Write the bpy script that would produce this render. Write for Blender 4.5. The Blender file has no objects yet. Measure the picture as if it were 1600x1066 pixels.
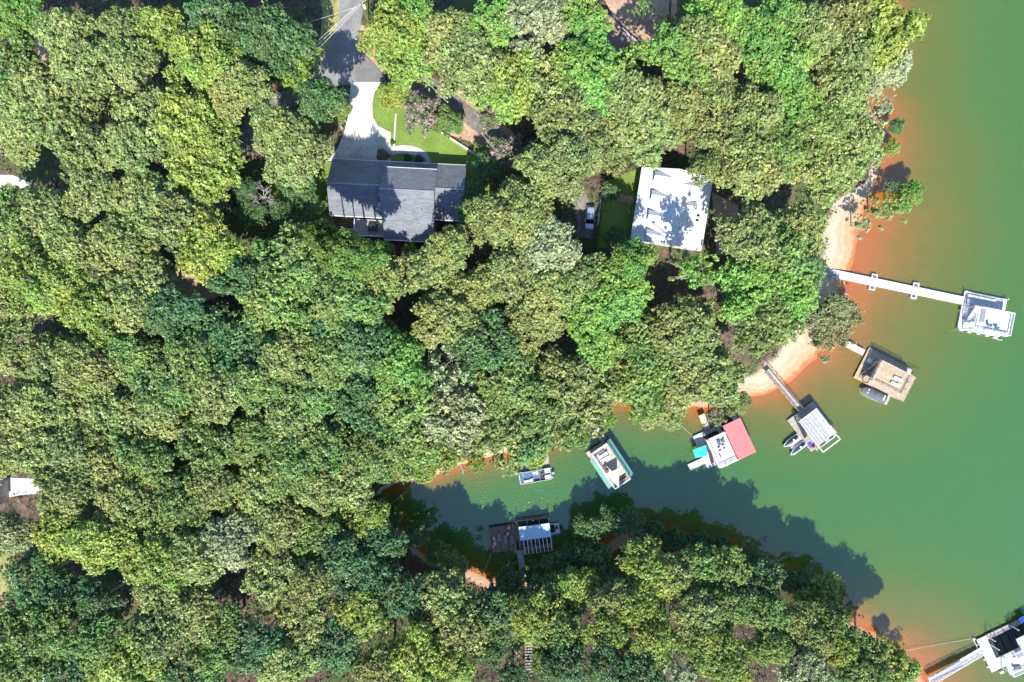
import bpy, bmesh, math, random
import numpy as np
from mathutils import Vector, Matrix
R = math.radians
random.seed(7); rng = np.random.default_rng(7)
scene = bpy.context.scene
col = scene.collection
# ---------------------------------------------------------------- camera, sky, sun, exposure
CAMH = 150.0
FPX = 1600 * 24.0 / 36.0
cd = bpy.data.cameras.new('camera'); cam = bpy.data.objects.new('camera', cd); col.objects.link(cam)
cd.lens = 24.0; cd.sensor_width = 36.0; cd.clip_start = 1.0; cd.clip_end = 3000.0
cam.location = (0, 0, CAMH); cam.rotation_euler = (0, 0, 0)
scene.camera = cam
SUN_EL = 47.5
w = bpy.data.worlds.new('World'); scene.world = w; w.use_nodes = True
nt = w.node_tree
sky = nt.nodes.new('ShaderNodeTexSky'); sky.sky_type = 'NISHITA'; sky.sun_disc = False
sky.sun_elevation = R(SUN_EL); sky.sun_rotation = R(180); sky.air_density = 1.0; sky.dust_density = 0.1; sky.ozone_density = 4.0
bg = nt.nodes['Background']; bg.inputs[1].default_value = 0.15
nt.links.new(sky.outputs[0], bg.inputs[0])
sd_ = bpy.data.lights.new('sun', 'SUN'); sun = bpy.data.objects.new('sun', sd_); col.objects.link(sun)
sd_.energy = 4.6; sd_.angle = R(0.5); sd_.color = (1.0, 0.955, 0.885)
sun.rotation_euler = (R(90 - SUN_EL), 0, R(1.5))
scene.view_settings.view_transform = 'Standard'
scene.view_settings.look = 'None'
scene.view_settings.exposure = 0.9
scene.view_settings.gamma = 1.0
scene.cycles.max_bounces = 6
scene.cycles.diffuse_bounces = 3
scene.cycles.transparent_max_bounces = 4
TAN = math.tan(R(SUN_EL))

# ---------------------------------------------------------------- shoreline and terrain height
def W0(px, py, z=0.0):
    return ((px - 800) * (CAMH - z) / FPX, -(py - 533) * (CAMH - z) / FPX)
shore_px = [(1390,-3500),(1385,-200),(1372,-60),(1366,0),(1362,60),(1352,110),(1350,150),(1368,180),(1378,240),(1370,290),(1352,330),
 (1342,365),(1338,400),(1326,440),(1315,462),(1303,490),(1290,530),(1277,560),(1257,578),(1235,600),(1200,616),
 (1150,628),(1100,640),(1062,634),(1010,640),(962,631),(925,640),(905,655),(870,684),(835,700),(797,706),(762,716),
 (720,728),(685,744),(650,752),(618,756),(596,770),(600,800),(630,838),(665,868),(705,882),(740,892),(775,907),(850,905),
 (915,872),(960,838),(1010,822),(1080,836),(1150,862),(1215,888),(1285,935),(1330,968),(1372,990),(1408,1014),(1440,1052),
 (1475,1110),(1520,1250),(1600,5000)]
SH = np.array([W0(*p) for p in shore_px])
LAKE = np.vstack([SH, [[4000, SH[-1][1]], [4000, SH[0][1]]]])
def seg_dist(X, Y, pts):
    best = np.full(X.shape, 1e9)
    for (ax, ay), (bx, by) in zip(pts[:-1], pts[1:]):
        dx, dy = bx - ax, by - ay
        t = np.clip(((X - ax) * dx + (Y - ay) * dy) / (dx * dx + dy * dy + 1e-9), 0, 1)
        best = np.minimum(best, np.hypot(X - ax - t * dx, Y - ay - t * dy))
    return best
def inside(X, Y, poly):
    ins = np.zeros(X.shape, bool); n = len(poly)
    for i in range(n):
        ax, ay = poly[i]; bx, by = poly[(i + 1) % n]
        c = ((ay > Y) != (by > Y)) & (X < (bx - ax) * (Y - ay) / (by - ay + 1e-12) + ax)
        ins ^= c
    return ins
def vnoise(X, Y, s, seed):
    r = np.random.default_rng(seed).random((256, 256))
    u, v = X / s, Y / s
    i, j = np.floor(u).astype(int), np.floor(v).astype(int); fu, fv = u - i, v - j
    fu = fu * fu * (3 - 2 * fu); fv = fv * fv * (3 - 2 * fv)
    g = lambda a, b: r[a % 256, b % 256]
    return (g(i, j) * (1 - fu) + g(i + 1, j) * fu) * (1 - fv) + (g(i, j + 1) * (1 - fu) + g(i + 1, j + 1) * fu) * fv
# width of the shallows (m) and of the bare beach (m) at places along the shore
shal = [(1400,0,19),(1400,120,20),(1400,250,20),(1400,400,33),(1330,520,30),(1240,610,13),(1130,640,7),(960,640,6),(800,710,5),(650,760,4),(780,890,3),(1050,850,3),(1250,930,4),(1380,990,11),(1440,1040,20),(1500,1100,24)]
bch = [(1400,0,1.0),(1360,160,3.5),(1385,260,2.5),(1320,380,9.5),(1300,480,7.5),(1260,570,10),(1190,600,6),(1060,630,3),(960,620,2.5),(800,700,1.5),(700,740,1.5),(620,760,1),(780,910,2.5),(960,860,2.5),(1100,850,1.2),(1280,940,2),(1400,1010,5),(1440,1040,6)]
def idw(X, Y, lst):
    n = np.zeros(X.shape); d = np.zeros(X.shape)
    for px, py, v in lst:
        x, y = W0(px, py); q = 1.0 / ((X - x) ** 2 + (Y - y) ** 2 + 20) ** 1.6
        n += q * v; d += q
    return n / d
def axis(lim, core):
    a = list(np.arange(-core, core + .01, 1.0)); s = 1.0; v = core
    while v < lim:
        s *= 1.35; v += s; a.append(v); a.insert(0, -v)
    return np.array(a)
AX, AY = axis(900, 125), axis(900, 92)
GX, GY = np.meshgrid(AX, AY, indexing='ij')
D0 = seg_dist(GX, GY, SH); WAT = inside(GX, GY, LAKE)
wob = (vnoise(GX + 500, GY + 500, 3.1, 3) - .5) * 1.6 + (vnoise(GX + 500, GY + 500, 1.3, 4) - .5) * .7
SD = np.where(WAT, -D0, D0) + wob * np.clip(D0 / 2.5, .25, 1)
BW = idw(GX, GY, bch); SW = idw(GX, GY, shal)
land = np.clip(SD, 0, None); b = np.minimum(land, BW); up = np.clip(land - BW, 0, None)
HZ = 0.09 * b + 12.5 * (1 - np.exp(-up / 26.0)) + np.clip(up / 6, 0, 1) * (vnoise(GX + 500, GY + 500, 17, 5) - .5) * 1.6
HZ = np.where(SD < 0, np.maximum(SD * 0.2, -6.0) - 0.03, HZ)
def flat(px, py, rx, ry, z):     # level building plots
    global HZ
    x, y = W0(px, py, z)
    q = np.maximum(np.abs(GX - x) / rx, np.abs(GY - y) / ry)
    k = np.clip((1.45 - q) / .45, 0, 1); k = k * k * (3 - 2 * k)
    HZ = HZ * (1 - k) + z * k
flat(620, 205, 20, 20, 12.2); flat(618, 312, 17, 10, 12.0); flat(1050, 325, 13, 11, 9.0); flat(962, 45, 10, 9, 11.5)
def hgt(x, y):
    i = int(np.clip(np.searchsorted(AX, x) - 1, 0, len(AX) - 2)); j = int(np.clip(np.searchsorted(AY, y) - 1, 0, len(AY) - 2))
    u = (x - AX[i]) / (AX[i + 1] - AX[i]); v = (y - AY[j]) / (AY[j + 1] - AY[j])
    return float((HZ[i, j] * (1 - u) + HZ[i + 1, j] * u) * (1 - v) + (HZ[i, j + 1] * (1 - u) + HZ[i + 1, j + 1] * u) * v)
def sdist(x, y):
    i = int(np.clip(np.searchsorted(AX, x) - 1, 0, len(AX) - 2)); j = int(np.clip(np.searchsorted(AY, y) - 1, 0, len(AY) - 2))
    return float(SD[i, j])
def G(px, py, add=0.0):          # photo pixel -> the point of the ground (plus add) seen there
    z = 8.0
    for _ in range(14):
        x, y = W0(px, py, z); z = .5 * z + .5 * (max(hgt(x, y), 0) + add)
    return x, y, z

# ---------------------------------------------------------------- tagging and mesh helpers
def tag(o, label=None, cat=None, group=None, kind=None):
    if label: o['label'] = label
    if cat: o['category'] = cat
    if group: o['group'] = group
    if kind: o['kind'] = kind
    return o
def empty(name, loc, rz=0.0, **kw):
    o = bpy.data.objects.new(name, None); col.objects.link(o); o.empty_display_size = .5
    o.location = loc; o.rotation_euler = (0, 0, rz); return tag(o, **kw)
class MB:
    def __init__(s): s.v = []; s.f = []
    def add(s, vs, fs):
        n = len(s.v); s.v += [tuple(p) for p in vs]; s.f += [tuple(n + i for i in f) for f in fs]; return s
    def box(s, x0, x1, y0, y1, z0, z1):
        return s.add([(x0,y0,z0),(x1,y0,z0),(x1,y1,z0),(x0,y1,z0),(x0,y0,z1),(x1,y0,z1),(x1,y1,z1),(x0,y1,z1)],
            [(3,2,1,0),(4,5,6,7),(0,1,5,4),(1,2,6,5),(2,3,7,6),(3,0,4,7)])
    def prism(s, poly, z0, z1):
        n = len(poly)
        a = sum(poly[i][0]*poly[(i+1)%n][1]-poly[(i+1)%n][0]*poly[i][1] for i in range(n))
        if a < 0: poly = poly[::-1]
        g = lambda z, p: z(p) if callable(z) else z
        vs = [(p[0],p[1],g(z0,p)) for p in poly] + [(p[0],p[1],g(z1,p)) for p in poly]
        return s.add(vs, [tuple(range(n-1,-1,-1)), tuple(range(n,2*n))] + [(i,(i+1)%n,n+(i+1)%n,n+i) for i in range(n)])
    def slab(s, pts, t):          # thick sheet from a loop of 3D points
        n = len(pts); lo = [(p[0],p[1],p[2]-t) for p in pts]
        a = sum(pts[i][0]*pts[(i+1)%n][1]-pts[(i+1)%n][0]*pts[i][1] for i in range(n))
        if a < 0: pts = pts[::-1]; lo = lo[::-1]
        return s.add(list(lo)+list(pts), [tuple(range(n-1,-1,-1)), tuple(range(n,2*n))] + [(i,(i+1)%n,n+(i+1)%n,n+i) for i in range(n)])
    def cyl(s, p0, p1, r0, r1=None, n=8):
        r1 = r0 if r1 is None else r1
        p0, p1 = Vector(p0), Vector(p1); d = (p1 - p0).normalized()
        a = d.orthogonal().normalized(); b = d.cross(a)
        vs = []
        for p, r in ((p0, r0), (p1, r1)):
            for k in range(n):
                t = 2*math.pi*k/n; vs.append(p + a*(math.cos(t)*r) + b*(math.sin(t)*r))
        return s.add(vs, [(k,(k+1)%n,n+(k+1)%n,n+k) for k in range(n)] + [tuple(range(n-1,-1,-1)), tuple(range(n,2*n))])
    def tube(s, pts, r, n=6):
        for a, b in zip(pts[:-1], pts[1:]): s.cyl(a, b, r, r, n)
        return s
    def beam(s, p0, p1, wd, h):   # rectangular beam between two points, its top along p0-p1
        p0, p1 = Vector(p0), Vector(p1); d = (p1-p0); L = Vector((-d.y, d.x, 0)).normalized()*(wd/2); H = Vector((0,0,-h))
        return s.add([p0-L+H,p1-L+H,p1+L+H,p0+L+H,p0-L,p1-L,p1+L,p0+L],[(3,2,1,0),(4,5,6,7),(0,1,5,4),(1,2,6,5),(2,3,7,6),(3,0,4,7)])
    def build(s, name, m, parent=None, smooth=False, bevel=0.0, label=None):
        me = bpy.data.meshes.new(name); me.from_pydata(s.v, [], s.f); me.update()
        o = bpy.data.objects.new(name, me); col.objects.link(o); me.materials.append(m)
        if smooth: me.polygons.foreach_set('use_smooth', [True]*len(me.polygons))
        if bevel:
            md = o.modifiers.new('bevel', 'BEVEL'); md.width = bevel; md.segments = 2; md.limit_method = 'ANGLE'
        if parent: o.parent = parent
        if label: o['label'] = label
        return o

# ---------------------------------------------------------------- materials
def nodes(name):
    m = bpy.data.materials.new(name); m.use_nodes = True; t = m.node_tree
    p = t.nodes['Principled BSDF']
    return m, t, p
def N(t, typ, **kw):
    n = t.nodes.new(typ)
    for k, v in kw.items():
        if isinstance(k, str) and hasattr(n, k): setattr(n, k, v)
    return n
def ramp(t, fac, stops, interp='LINEAR'):
    r = t.nodes.new('ShaderNodeValToRGB'); e = r.color_ramp; e.interpolation = interp
    while len(e.elements) < len(stops): e.elements.new(1.0)
    for el, (p, c) in zip(e.elements, stops):
        el.position = p; el.color = (c, c, c, 1) if isinstance(c, (int, float)) else (*c, 1)
    t.links.new(fac, r.inputs[0]); return r.outputs[0]
def noise(t, scale, detail=4, rough=.6, vec=None, coord='Object', mscale=None):
    n = t.nodes.new('ShaderNodeTexNoise'); n.inputs['Scale'].default_value = scale; n.inputs['Detail'].default_value = detail; n.inputs['Roughness'].default_value = rough
    if vec is None:
        vec = t.nodes.new('ShaderNodeTexCoord').outputs[coord]
        if mscale:
            mp = t.nodes.new('ShaderNodeMapping'); mp.inputs['Scale'].default_value = mscale; t.links.new(vec, mp.inputs[0]); vec = mp.outputs[0]
    t.links.new(vec, n.inputs['Vector']); return n.outputs['Fac']
def mixc(t, a, b, fac, typ='MIX'):
    n = t.nodes.new('ShaderNodeMix'); n.data_type = 'RGBA'; n.blend_type = typ
    for s, v in ((n.inputs[6], a), (n.inputs[7], b)):
        if isinstance(v, tuple): s.default_value = (*v, 1)
        else: t.links.new(v, s)
    if isinstance(fac, (int, float)): n.inputs[0].default_value = fac
    else: t.links.new(fac, n.inputs[0])
    return n.outputs[2]
def bump(t, p, h, strength=.4, dist=.05):
    b_ = t.nodes.new('ShaderNodeBump'); b_.inputs['Strength'].default_value = strength; b_.inputs['Distance'].default_value = dist
    t.links.new(h, b_.inputs['Height']); t.links.new(b_.outputs[0], p.inputs['Normal'])
def k_(c, f): return tuple(min(1, x*f) for x in c)
def plain(name, c, rough=.6, var=.18, scale=3.0, metal=0.0, stain=None):
    m, t, p = nodes(name)
    f = noise(t, scale, 5, .65)
    cc = ramp(t, f, [(.25, k_(c, 1-var)), (.75, k_(c, 1+var))])
    if stain:
        g = noise(t, scale*.35, 6, .7); gm = ramp(t, g, [(.52, 0.0), (.68, 1.0)])
        cc = mixc(t, cc, stain, gm)
    t.links.new(cc, p.inputs['Base Color']); p.inputs['Roughness'].default_value = rough; p.inputs['Metallic'].default_value = metal
    return m
def planks(name, c, width=.14, ax='x', rough=.75, gap=.35, var=.28):
    """boards running across: board lines are spaced along the given local axis"""
    m, t, p = nodes(name)
    tc = t.nodes.new('ShaderNodeTexCoord'); sx = t.nodes.new('ShaderNodeSeparateXYZ'); t.links.new(tc.outputs['Object'], sx.inputs[0])
    a = sx.outputs[0 if ax == 'x' else 1]
    mu = N(t, 'ShaderNodeMath', operation='DIVIDE'); t.links.new(a, mu.inputs[0]); mu.inputs[1].default_value = width
    fr = N(t, 'ShaderNodeMath', operation='FRACT'); t.links.new(mu.outputs[0], fr.inputs[0])
    fl = N(t, 'ShaderNodeMath', operation='FLOOR'); t.links.new(mu.outputs[0], fl.inputs[0])
    wn = t.nodes.new('ShaderNodeTexWhiteNoise'); wn.noise_dimensions = '1D'; t.links.new(fl.outputs[0], wn.inputs['W'])
    cc = ramp(t, wn.outputs['Value'], [(0, k_(c, 1-var)), (1, k_(c, 1+var))])
    f = noise(t, 2.2, 6, .7); cc = mixc(t, cc, ramp(t, f, [(.3, .55), (.7, 1.25)]), 1.0, 'MULTIPLY')
    gl = ramp(t, fr.outputs[0], [(0, gap), (.06, gap), (.12, 1.0), (1, 1.0)])
    cc = mixc(t, cc, gl, 1.0, 'MULTIPLY')
    t.links.new(cc, p.inputs['Base Color']); p.inputs['Roughness'].default_value = rough
    return m
def ribbed(name, c, width=.4, ax='x', rough=.4, var=.06, dark=.72, metal=0.0):
    m, t, p = nodes(name)
    tc = t.nodes.new('ShaderNodeTexCoord'); sx = t.nodes.new('ShaderNodeSeparateXYZ'); t.links.new(tc.outputs['Object'], sx.inputs[0])
    a = sx.outputs[0 if ax == 'x' else 1]
    mu = N(t, 'ShaderNodeMath', operation='DIVIDE'); t.links.new(a, mu.inputs[0]); mu.inputs[1].default_value = width
    fr = N(t, 'ShaderNodeMath', operation='FRACT'); t.links.new(mu.outputs[0], fr.inputs[0])
    rib = ramp(t, fr.outputs[0], [(0, 0.0), (.1, 1.0), (.2, 0.0), (1, 0.0)])
    f = noise(t, .9, 6, .7); cc = ramp(t, f, [(.3, k_(c, 1-var*2)), (.7, k_(c, 1+var))])
    seam = ramp(t, fr.outputs[0], [(0, 1.0), (.08, dark), (.16, 1.0), (1, 1.0)])
    cc = mixc(t, cc, seam, 1.0, 'MULTIPLY')
    t.links.new(cc, p.inputs['Base Color']); p.inputs['Roughness'].default_value = rough; p.inputs['Metallic'].default_value = metal
    bump(t, p, rib, .6, .05)
    return m
def shingle(name, c):
    m, t, p = nodes(name)
    br = t.nodes.new('ShaderNodeTexBrick'); br.inputs['Scale'].default_value = 1.0
    br.inputs['Brick Width'].default_value = .9; br.inputs['Row Height'].default_value = .22; br.inputs['Mortar Size'].default_value = .015
    br.inputs['Color1'].default_value = (*k_(c, .85), 1); br.inputs['Color2'].default_value = (*k_(c, 1.2), 1); br.inputs['Mortar'].default_value = (*k_(c, .55), 1)
    tc = t.nodes.new('ShaderNodeTexCoord'); t.links.new(tc.outputs['Object'], br.inputs['Vector'])
    f = noise(t, 7, 6, .8); g = noise(t, .35, 5, .6)
    cc = mixc(t, br.outputs['Color'], ramp(t, f, [(.3, .7), (.7, 1.3)]), 1.0, 'MULTIPLY')
    cc = mixc(t, cc, ramp(t, g, [(.3, .85), (.7, 1.12)]), 1.0, 'MULTIPLY')
    t.links.new(cc, p.inputs['Base Color']); p.inputs['Roughness'].default_value = .9
    bump(t, p, f, .5, .03)
    return m
M = {}
M['white'] = plain('white_paint', (.70,.70,.69), .45, .04, 2, stain=(.62,.61,.57))
M['white_metal'] = plain('white_metal', (.78,.79,.80), .3, .04, 2)
M['grey_metal'] = plain('grey_metal', (.35,.36,.38), .4, .1, 4, metal=.4)
M['dark'] = plain('dark_rubber', (.02,.022,.025), .6, .2, 6)
M['glass'] = plain('dark_glass', (.015,.02,.03), .08, .05, 2)
M['charcoal'] = plain('charcoal_canvas', (.10,.11,.13), .8, .2, 5)
M['grey_canvas'] = plain('grey_canvas', (.22,.235,.25), .85, .15, 4)
M['deck_white'] = planks('white_decking', (.57,.565,.55), .16, 'x', .6, .8, .04)
M['deck_tan'] = planks('tan_decking', (.46,.35,.23), .15, 'y', .75, .6, .12)
M['deck_pale'] = planks('pale_decking', (.52,.43,.35), .15, 'x', .75, .6, .1)
M['deck_grey'] = planks('weathered_decking', (.40,.36,.33), .15, 'x', .85, .45, .22)
M['deck_greyy'] = planks('weathered_decking_long', (.40,.36,.34), .15, 'y', .85, .45, .22)
M['deck_dark'] = planks('old_dark_decking', (.26,.17,.12), .17, 'x', .85, .3, .4)
M['bleached'] = planks('bleached_roof_deck', (.42,.415,.40), .3, 'y', .8, .55, .25)
M['trunk'] = plain('bark', (.42,.39,.34), .9, .3, 3)
M['blue_canvas'] = plain('blue_canvas', (.03,.09,.42), .7, .15, 4)
M['turq'] = plain('turquoise_canvas', (.02,.44,.52), .6, .06, 3)
M['red_roof'] = ribbed('red_roof_metal', (.60,.17,.17), .3, 'x', .55, .06, .8)
M['green_roof'] = ribbed('green_roof_metal', (.12,.31,.25), .3, 'x', .5, .08, .8)
M['roof_white'] = ribbed('white_roof_metal', (.68,.69,.70), .45, 'y', .4, .03, .82)
M['roof_blue'] = ribbed('pale_blue_roof_metal', (.50,.66,.80), .4, 'x', .35, .08, .85)
M['shingle'] = shingle('grey_shingles', (.175,.185,.205))
M['shingle_brown'] = shingle('brown_shingles', (.33,.22,.17))
M['siding'] = planks('pale_siding', (.55,.53,.48), .2, 'x', .7, .8, .04)
M['siding_grey'] = ribbed('grey_siding', (.30,.32,.31), .3, 'x', .7, .05, .7)
M['brick'] = plain('brick_wall', (.28,.13,.09), .9, .3, 9)
M['cushion'] = plain('pale_blue_cushion', (.55,.62,.68), .8, .08, 4)
M['brown'] = plain('brown_cushion', (.16,.09,.06), .8, .2, 5)
M['red'] = plain('red_cushion', (.55,.06,.06), .7, .1, 5)
M['purple'] = plain('purple_towel', (.10,.06,.30), .8, .2, 5)
M['navy'] = plain('blue_boat_carpet', (.07,.13,.22), .8, .15, 6)
M['car'] = plain('silver_paint', (.42,.50,.58), .25, .05, 1, metal=.5)
M['wood_pole'] = plain('pole_wood', (.22,.16,.11), .9, .2, 5)
M['rope'] = plain('pale_rope', (.62,.60,.50), .9, .1, 5)
M['cable'] = plain('aluminium_cable', (.62,.62,.62), .5, .05, 5)

# ---------------------------------------------------------------- ground and water sheets
def grid_mesh(name, Z, attrs, mask=None):
    nx, ny = GX.shape
    V = np.stack([GX.ravel(), GY.ravel(), Z.ravel()], 1)
    idx = np.arange(nx*ny).reshape(nx, ny)
    F = np.stack([idx[:-1,:-1].ravel(), idx[1:,:-1].ravel(), idx[1:,1:].ravel(), idx[:-1,1:].ravel()], 1)
    if mask is not None:
        F = F[mask[:-1,:-1].ravel() | mask[1:,1:].ravel() | mask[1:,:-1].ravel() | mask[:-1,1:].ravel()]
        used = np.unique(F); rem = np.full(nx*ny, -1); rem[used] = np.arange(len(used)); F = rem[F]; V = V[used]
    else: used = slice(None)
    me = bpy.data.meshes.new(name)
    me.vertices.add(len(V)); me.vertices.foreach_set('co', V.astype(np.float32).ravel())
    me.loops.add(F.size); me.loops.foreach_set('vertex_index', F.astype(np.int32).ravel())
    me.polygons.add(len(F)); me.polygons.foreach_set('loop_start', (np.arange(len(F))*4).astype(np.int32)); me.polygons.foreach_set('loop_total', np.full(len(F), 4, np.int32))
    me.update(calc_edges=True); me.polygons.foreach_set('use_smooth', np.ones(len(F), bool))
    for k, A in attrs.items():
        a = me.attributes.new(k, 'FLOAT', 'POINT'); a.data.foreach_set('value', A.ravel()[used].astype(np.float32))
    o = bpy.data.objects.new(name, me); col.objects.link(o); return o
m, t, p = nodes('ground')
at = t.nodes.new('ShaderNodeAttribute'); at.attribute_name = 'bank'
cw = t.nodes.new('ShaderNodeTexCoord').outputs['Object']
n1 = noise(t, .9, 8, .75, cw); n2 = noise(t, .13, 5, .6, cw); n3 = noise(t, 5, 4, .7, cw)
litter = ramp(t, n1, [(.32, (.030,.022,.016)), (.50, (.10,.066,.045)), (.64, (.20,.13,.09)), (.78, (.38,.28,.20))])
weeds = ramp(t, n3, [(.3, (.03,.06,.015)), (.7, (.12,.17,.04))])
litter = mixc(t, litter, weeds, ramp(t, n2, [(.47, 0.0), (.6, .75)]))
ad = N(t, 'ShaderNodeMath', operation='MULTIPLY_ADD'); t.links.new(n1, ad.inputs[0]); ad.inputs[1].default_value = .35; t.links.new(at.outputs['Fac'], ad.inputs[2])
sb = N(t, 'ShaderNodeMath', operation='SUBTRACT'); t.links.new(ad.outputs[0], sb.inputs[0]); sb.inputs[1].default_value = .175
bank = ramp(t, sb.outputs[0], [(0, (.44,.15,.05)), (.10, (.44,.17,.07)), (.18, (.50,.33,.19)), (.28, (.46,.31,.18)), (.38, (.54,.40,.26)), (.46, (.47,.33,.21)), (.60, (.56,.45,.32)), (.85, (.46,.38,.27)), (1, (.34,.23,.16))])
bank = mixc(t, bank, ramp(t, n3, [(.3, .8), (.7, 1.15)]), 1.0, 'MULTIPLY')
cc = mixc(t, bank, litter, ramp(t, sb.outputs[0], [(.82, 0.0), (1.0, 1.0)]))
rd = t.nodes.new('ShaderNodeAttribute'); rd.attribute_name = 'red'
cc = mixc(t, cc, mixc(t, (.50,.17,.09), (.30,.10,.06), n1), rd.outputs['Fac'])
t.links.new(cc, p.inputs['Base Color']); p.inputs['Roughness'].default_value = .95
bump(t, p, n1, .6, .25)
M['ground'] = m
red = np.clip((-GY - 38) / 6, 0, 1) * np.clip(1 - np.clip(SD - BW*.9, 0, None)/2.5, 0, 1) * .35
ground = grid_mesh('ground', HZ, {'bank': np.clip(SD / (BW + .01), -1, 4), 'red': red}); ground.data.materials.append(M['ground']); tag(ground, 'wooded red clay slope with leaf litter and sandy banks', 'ground', kind='structure')

m, t, p = nodes('lake_water')
at = t.nodes.new('ShaderNodeAttribute'); at.attribute_name = 'depth'
cw = t.nodes.new('ShaderNodeTexCoord').outputs['Object']
n1 = noise(t, .05, 6, .6, cw); n2 = noise(t, .35, 5, .6, cw)
ad = N(t, 'ShaderNodeMath', operation='MULTIPLY_ADD'); t.links.new(n1, ad.inputs[0]); ad.inputs[1].default_value = .45; t.links.new(at.outputs['Fac'], ad.inputs[2])
a2 = N(t, 'ShaderNodeMath', operation='MULTIPLY_ADD'); t.links.new(n2, a2.inputs[0]); a2.inputs[1].default_value = .14; t.links.new(ad.outputs[0], a2.inputs[2])
sb = N(t, 'ShaderNodeMath', operation='SUBTRACT'); t.links.new(a2.outputs[0], sb.inputs[0]); sb.inputs[1].default_value = .25
sc_ = N(t, 'ShaderNodeMath', operation='DIVIDE'); t.links.new(sb.outputs[0], sc_.inputs[0]); sc_.inputs[1].default_value = 2.2
cc = ramp(t, sc_.outputs[0], [(0, (.36,.112,.026)), (.055, (.33,.114,.024)), (.13, (.215,.118,.020)), (.23, (.130,.121,.016)), (.40, (.092,.126,.016)), (.60, (.058,.130,.018)), (.9, (.046,.129,.024))])
t.links.new(cc, p.inputs['Base Color']); p.inputs['Roughness'].default_value = .12; p.inputs['IOR'].default_value = 1.33
p.inputs['Coat Weight'].default_value = 1.0; p.inputs['Coat IOR'].default_value = 1.78; p.inputs['Coat Roughness'].default_value = .04
p.inputs['Subsurface Weight'].default_value = 1.0; p.inputs['Subsurface Radius'].default_value = (.8,1.0,.9); p.inputs['Subsurface Scale'].default_value = .5; p.subsurface_method = 'BURLEY'
mp = t.nodes.new('ShaderNodeMapping'); mp.inputs['Scale'].default_value = (1.0, 2.2, 1.0); mp.inputs['Rotation'].default_value = (0,0,R(20)); t.links.new(cw, mp.inputs[0])
w1 = noise(t, .9, 5, .6, mp.outputs[0]); w2 = noise(t, 3.2, 3, .6, mp.outputs[0]); sm = N(t, 'ShaderNodeMath', operation='MULTIPLY_ADD'); t.links.new(w2, sm.inputs[0]); sm.inputs[1].default_value = .35; t.links.new(w1, sm.inputs[2]); bump(t, p, sm.outputs[0], .3, .3)
M['water'] = m
lm = SD < 1.2
water = grid_mesh('water', np.zeros_like(GX), {'depth': np.clip(-SD / SW, 0, 3)}, lm); water.data.materials.append(M['water'])
tag(water, 'green lake water turning orange over the clay shallows', 'water', kind='structure')

# ---------------------------------------------------------------- surfaces draped on the ground
def drape(name, poly, off, m, label, cat, world=False, kind='structure', step=1.5):
    pts = poly if world else [G(*q)[:2] for q in poly]
    bm = bmesh.new(); f = bm.faces.new([bm.verts.new((x, y, 0)) for x, y in pts]); 
    xs = [q[0] for q in pts]; ys = [q[1] for q in pts]
    for ax, lo, hi in ((0, min(xs), max(xs)), (1, min(ys), max(ys))):
        v = math.ceil(lo/step)*step
        while v < hi:
            co = (v, 0, 0) if ax == 0 else (0, v, 0); no = (1,0,0) if ax == 0 else (0,1,0)
            bmesh.ops.bisect_plane(bm, geom=bm.verts[:]+bm.edges[:]+bm.faces[:], plane_co=co, plane_no=no, dist=1e-5); v += step
    bmesh.ops.triangulate(bm, faces=bm.faces[:])
    for v in bm.verts: v.co.z = hgt(v.co.x, v.co.y) + off
    bmesh.ops.recalc_face_normals(bm, faces=bm.faces[:])
    if sum(f.normal.z for f in bm.faces) < 0: bmesh.ops.reverse_faces(bm, faces=bm.faces[:])
    me = bpy.data.meshes.new(name); bm.to_mesh(me); bm.free(); me.materials.append(m)
    o = bpy.data.objects.new(name, me); col.objects.link(o)
    OPEN.append(pts)
    return tag(o, label, cat, kind=kind)
OPEN = []
def strip(name, pts, wd, off, m, label, cat):
    P = [Vector(G(*q)[:2]) for q in pts]
    # smooth the centre line
    Q = []
    for i in range(len(P)-1):
        p0 = P[max(i-1,0)]; p1 = P[i]; p2 = P[i+1]; p3 = P[min(i+2,len(P)-1)]
        for k in range(5):
            s = k/5; Q.append(.5*((2*p1)+(p2-p0)*s+(2*p0-5*p1+4*p2-p3)*s*s+(3*p1-p0-3*p2+p3)*s**3))
    Q.append(P[-1]); l, r = [], []
    for i, q in enumerate(Q):
        d = (Q[min(i+1,len(Q)-1)]-Q[max(i-1,0)]).normalized(); n_ = Vector((-d.y, d.x))*wd/2*(1+.06*math.sin(i*1.7))
        l.append(tuple(q+n_)); r.append(tuple(q-n_))
    V = l+r; n = len(Q); SUB = 4
    me = bpy.data.meshes.new(name); vs = []; fs = []
    for i in range(n):
        for k in range(SUB+1):
            s = k/SUB; x = l[i][0]*(1-s)+r[i][0]*s; y = l[i][1]*(1-s)+r[i][1]*s; vs.append((x, y, hgt(x, y)+off))
    for i in range(n-1):
        for k in range(SUB):
            a = i*(SUB+1)+k; fs.append((a, a+1, a+SUB+2, a+SUB+1))
    me.from_pydata(vs, [], fs); me.materials.append(m); me.update()
    o = bpy.data.objects.new(name, me); col.objects.link(o); OPEN.append(l+r[::-1]); return tag(o, label, cat, kind='structure')
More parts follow.
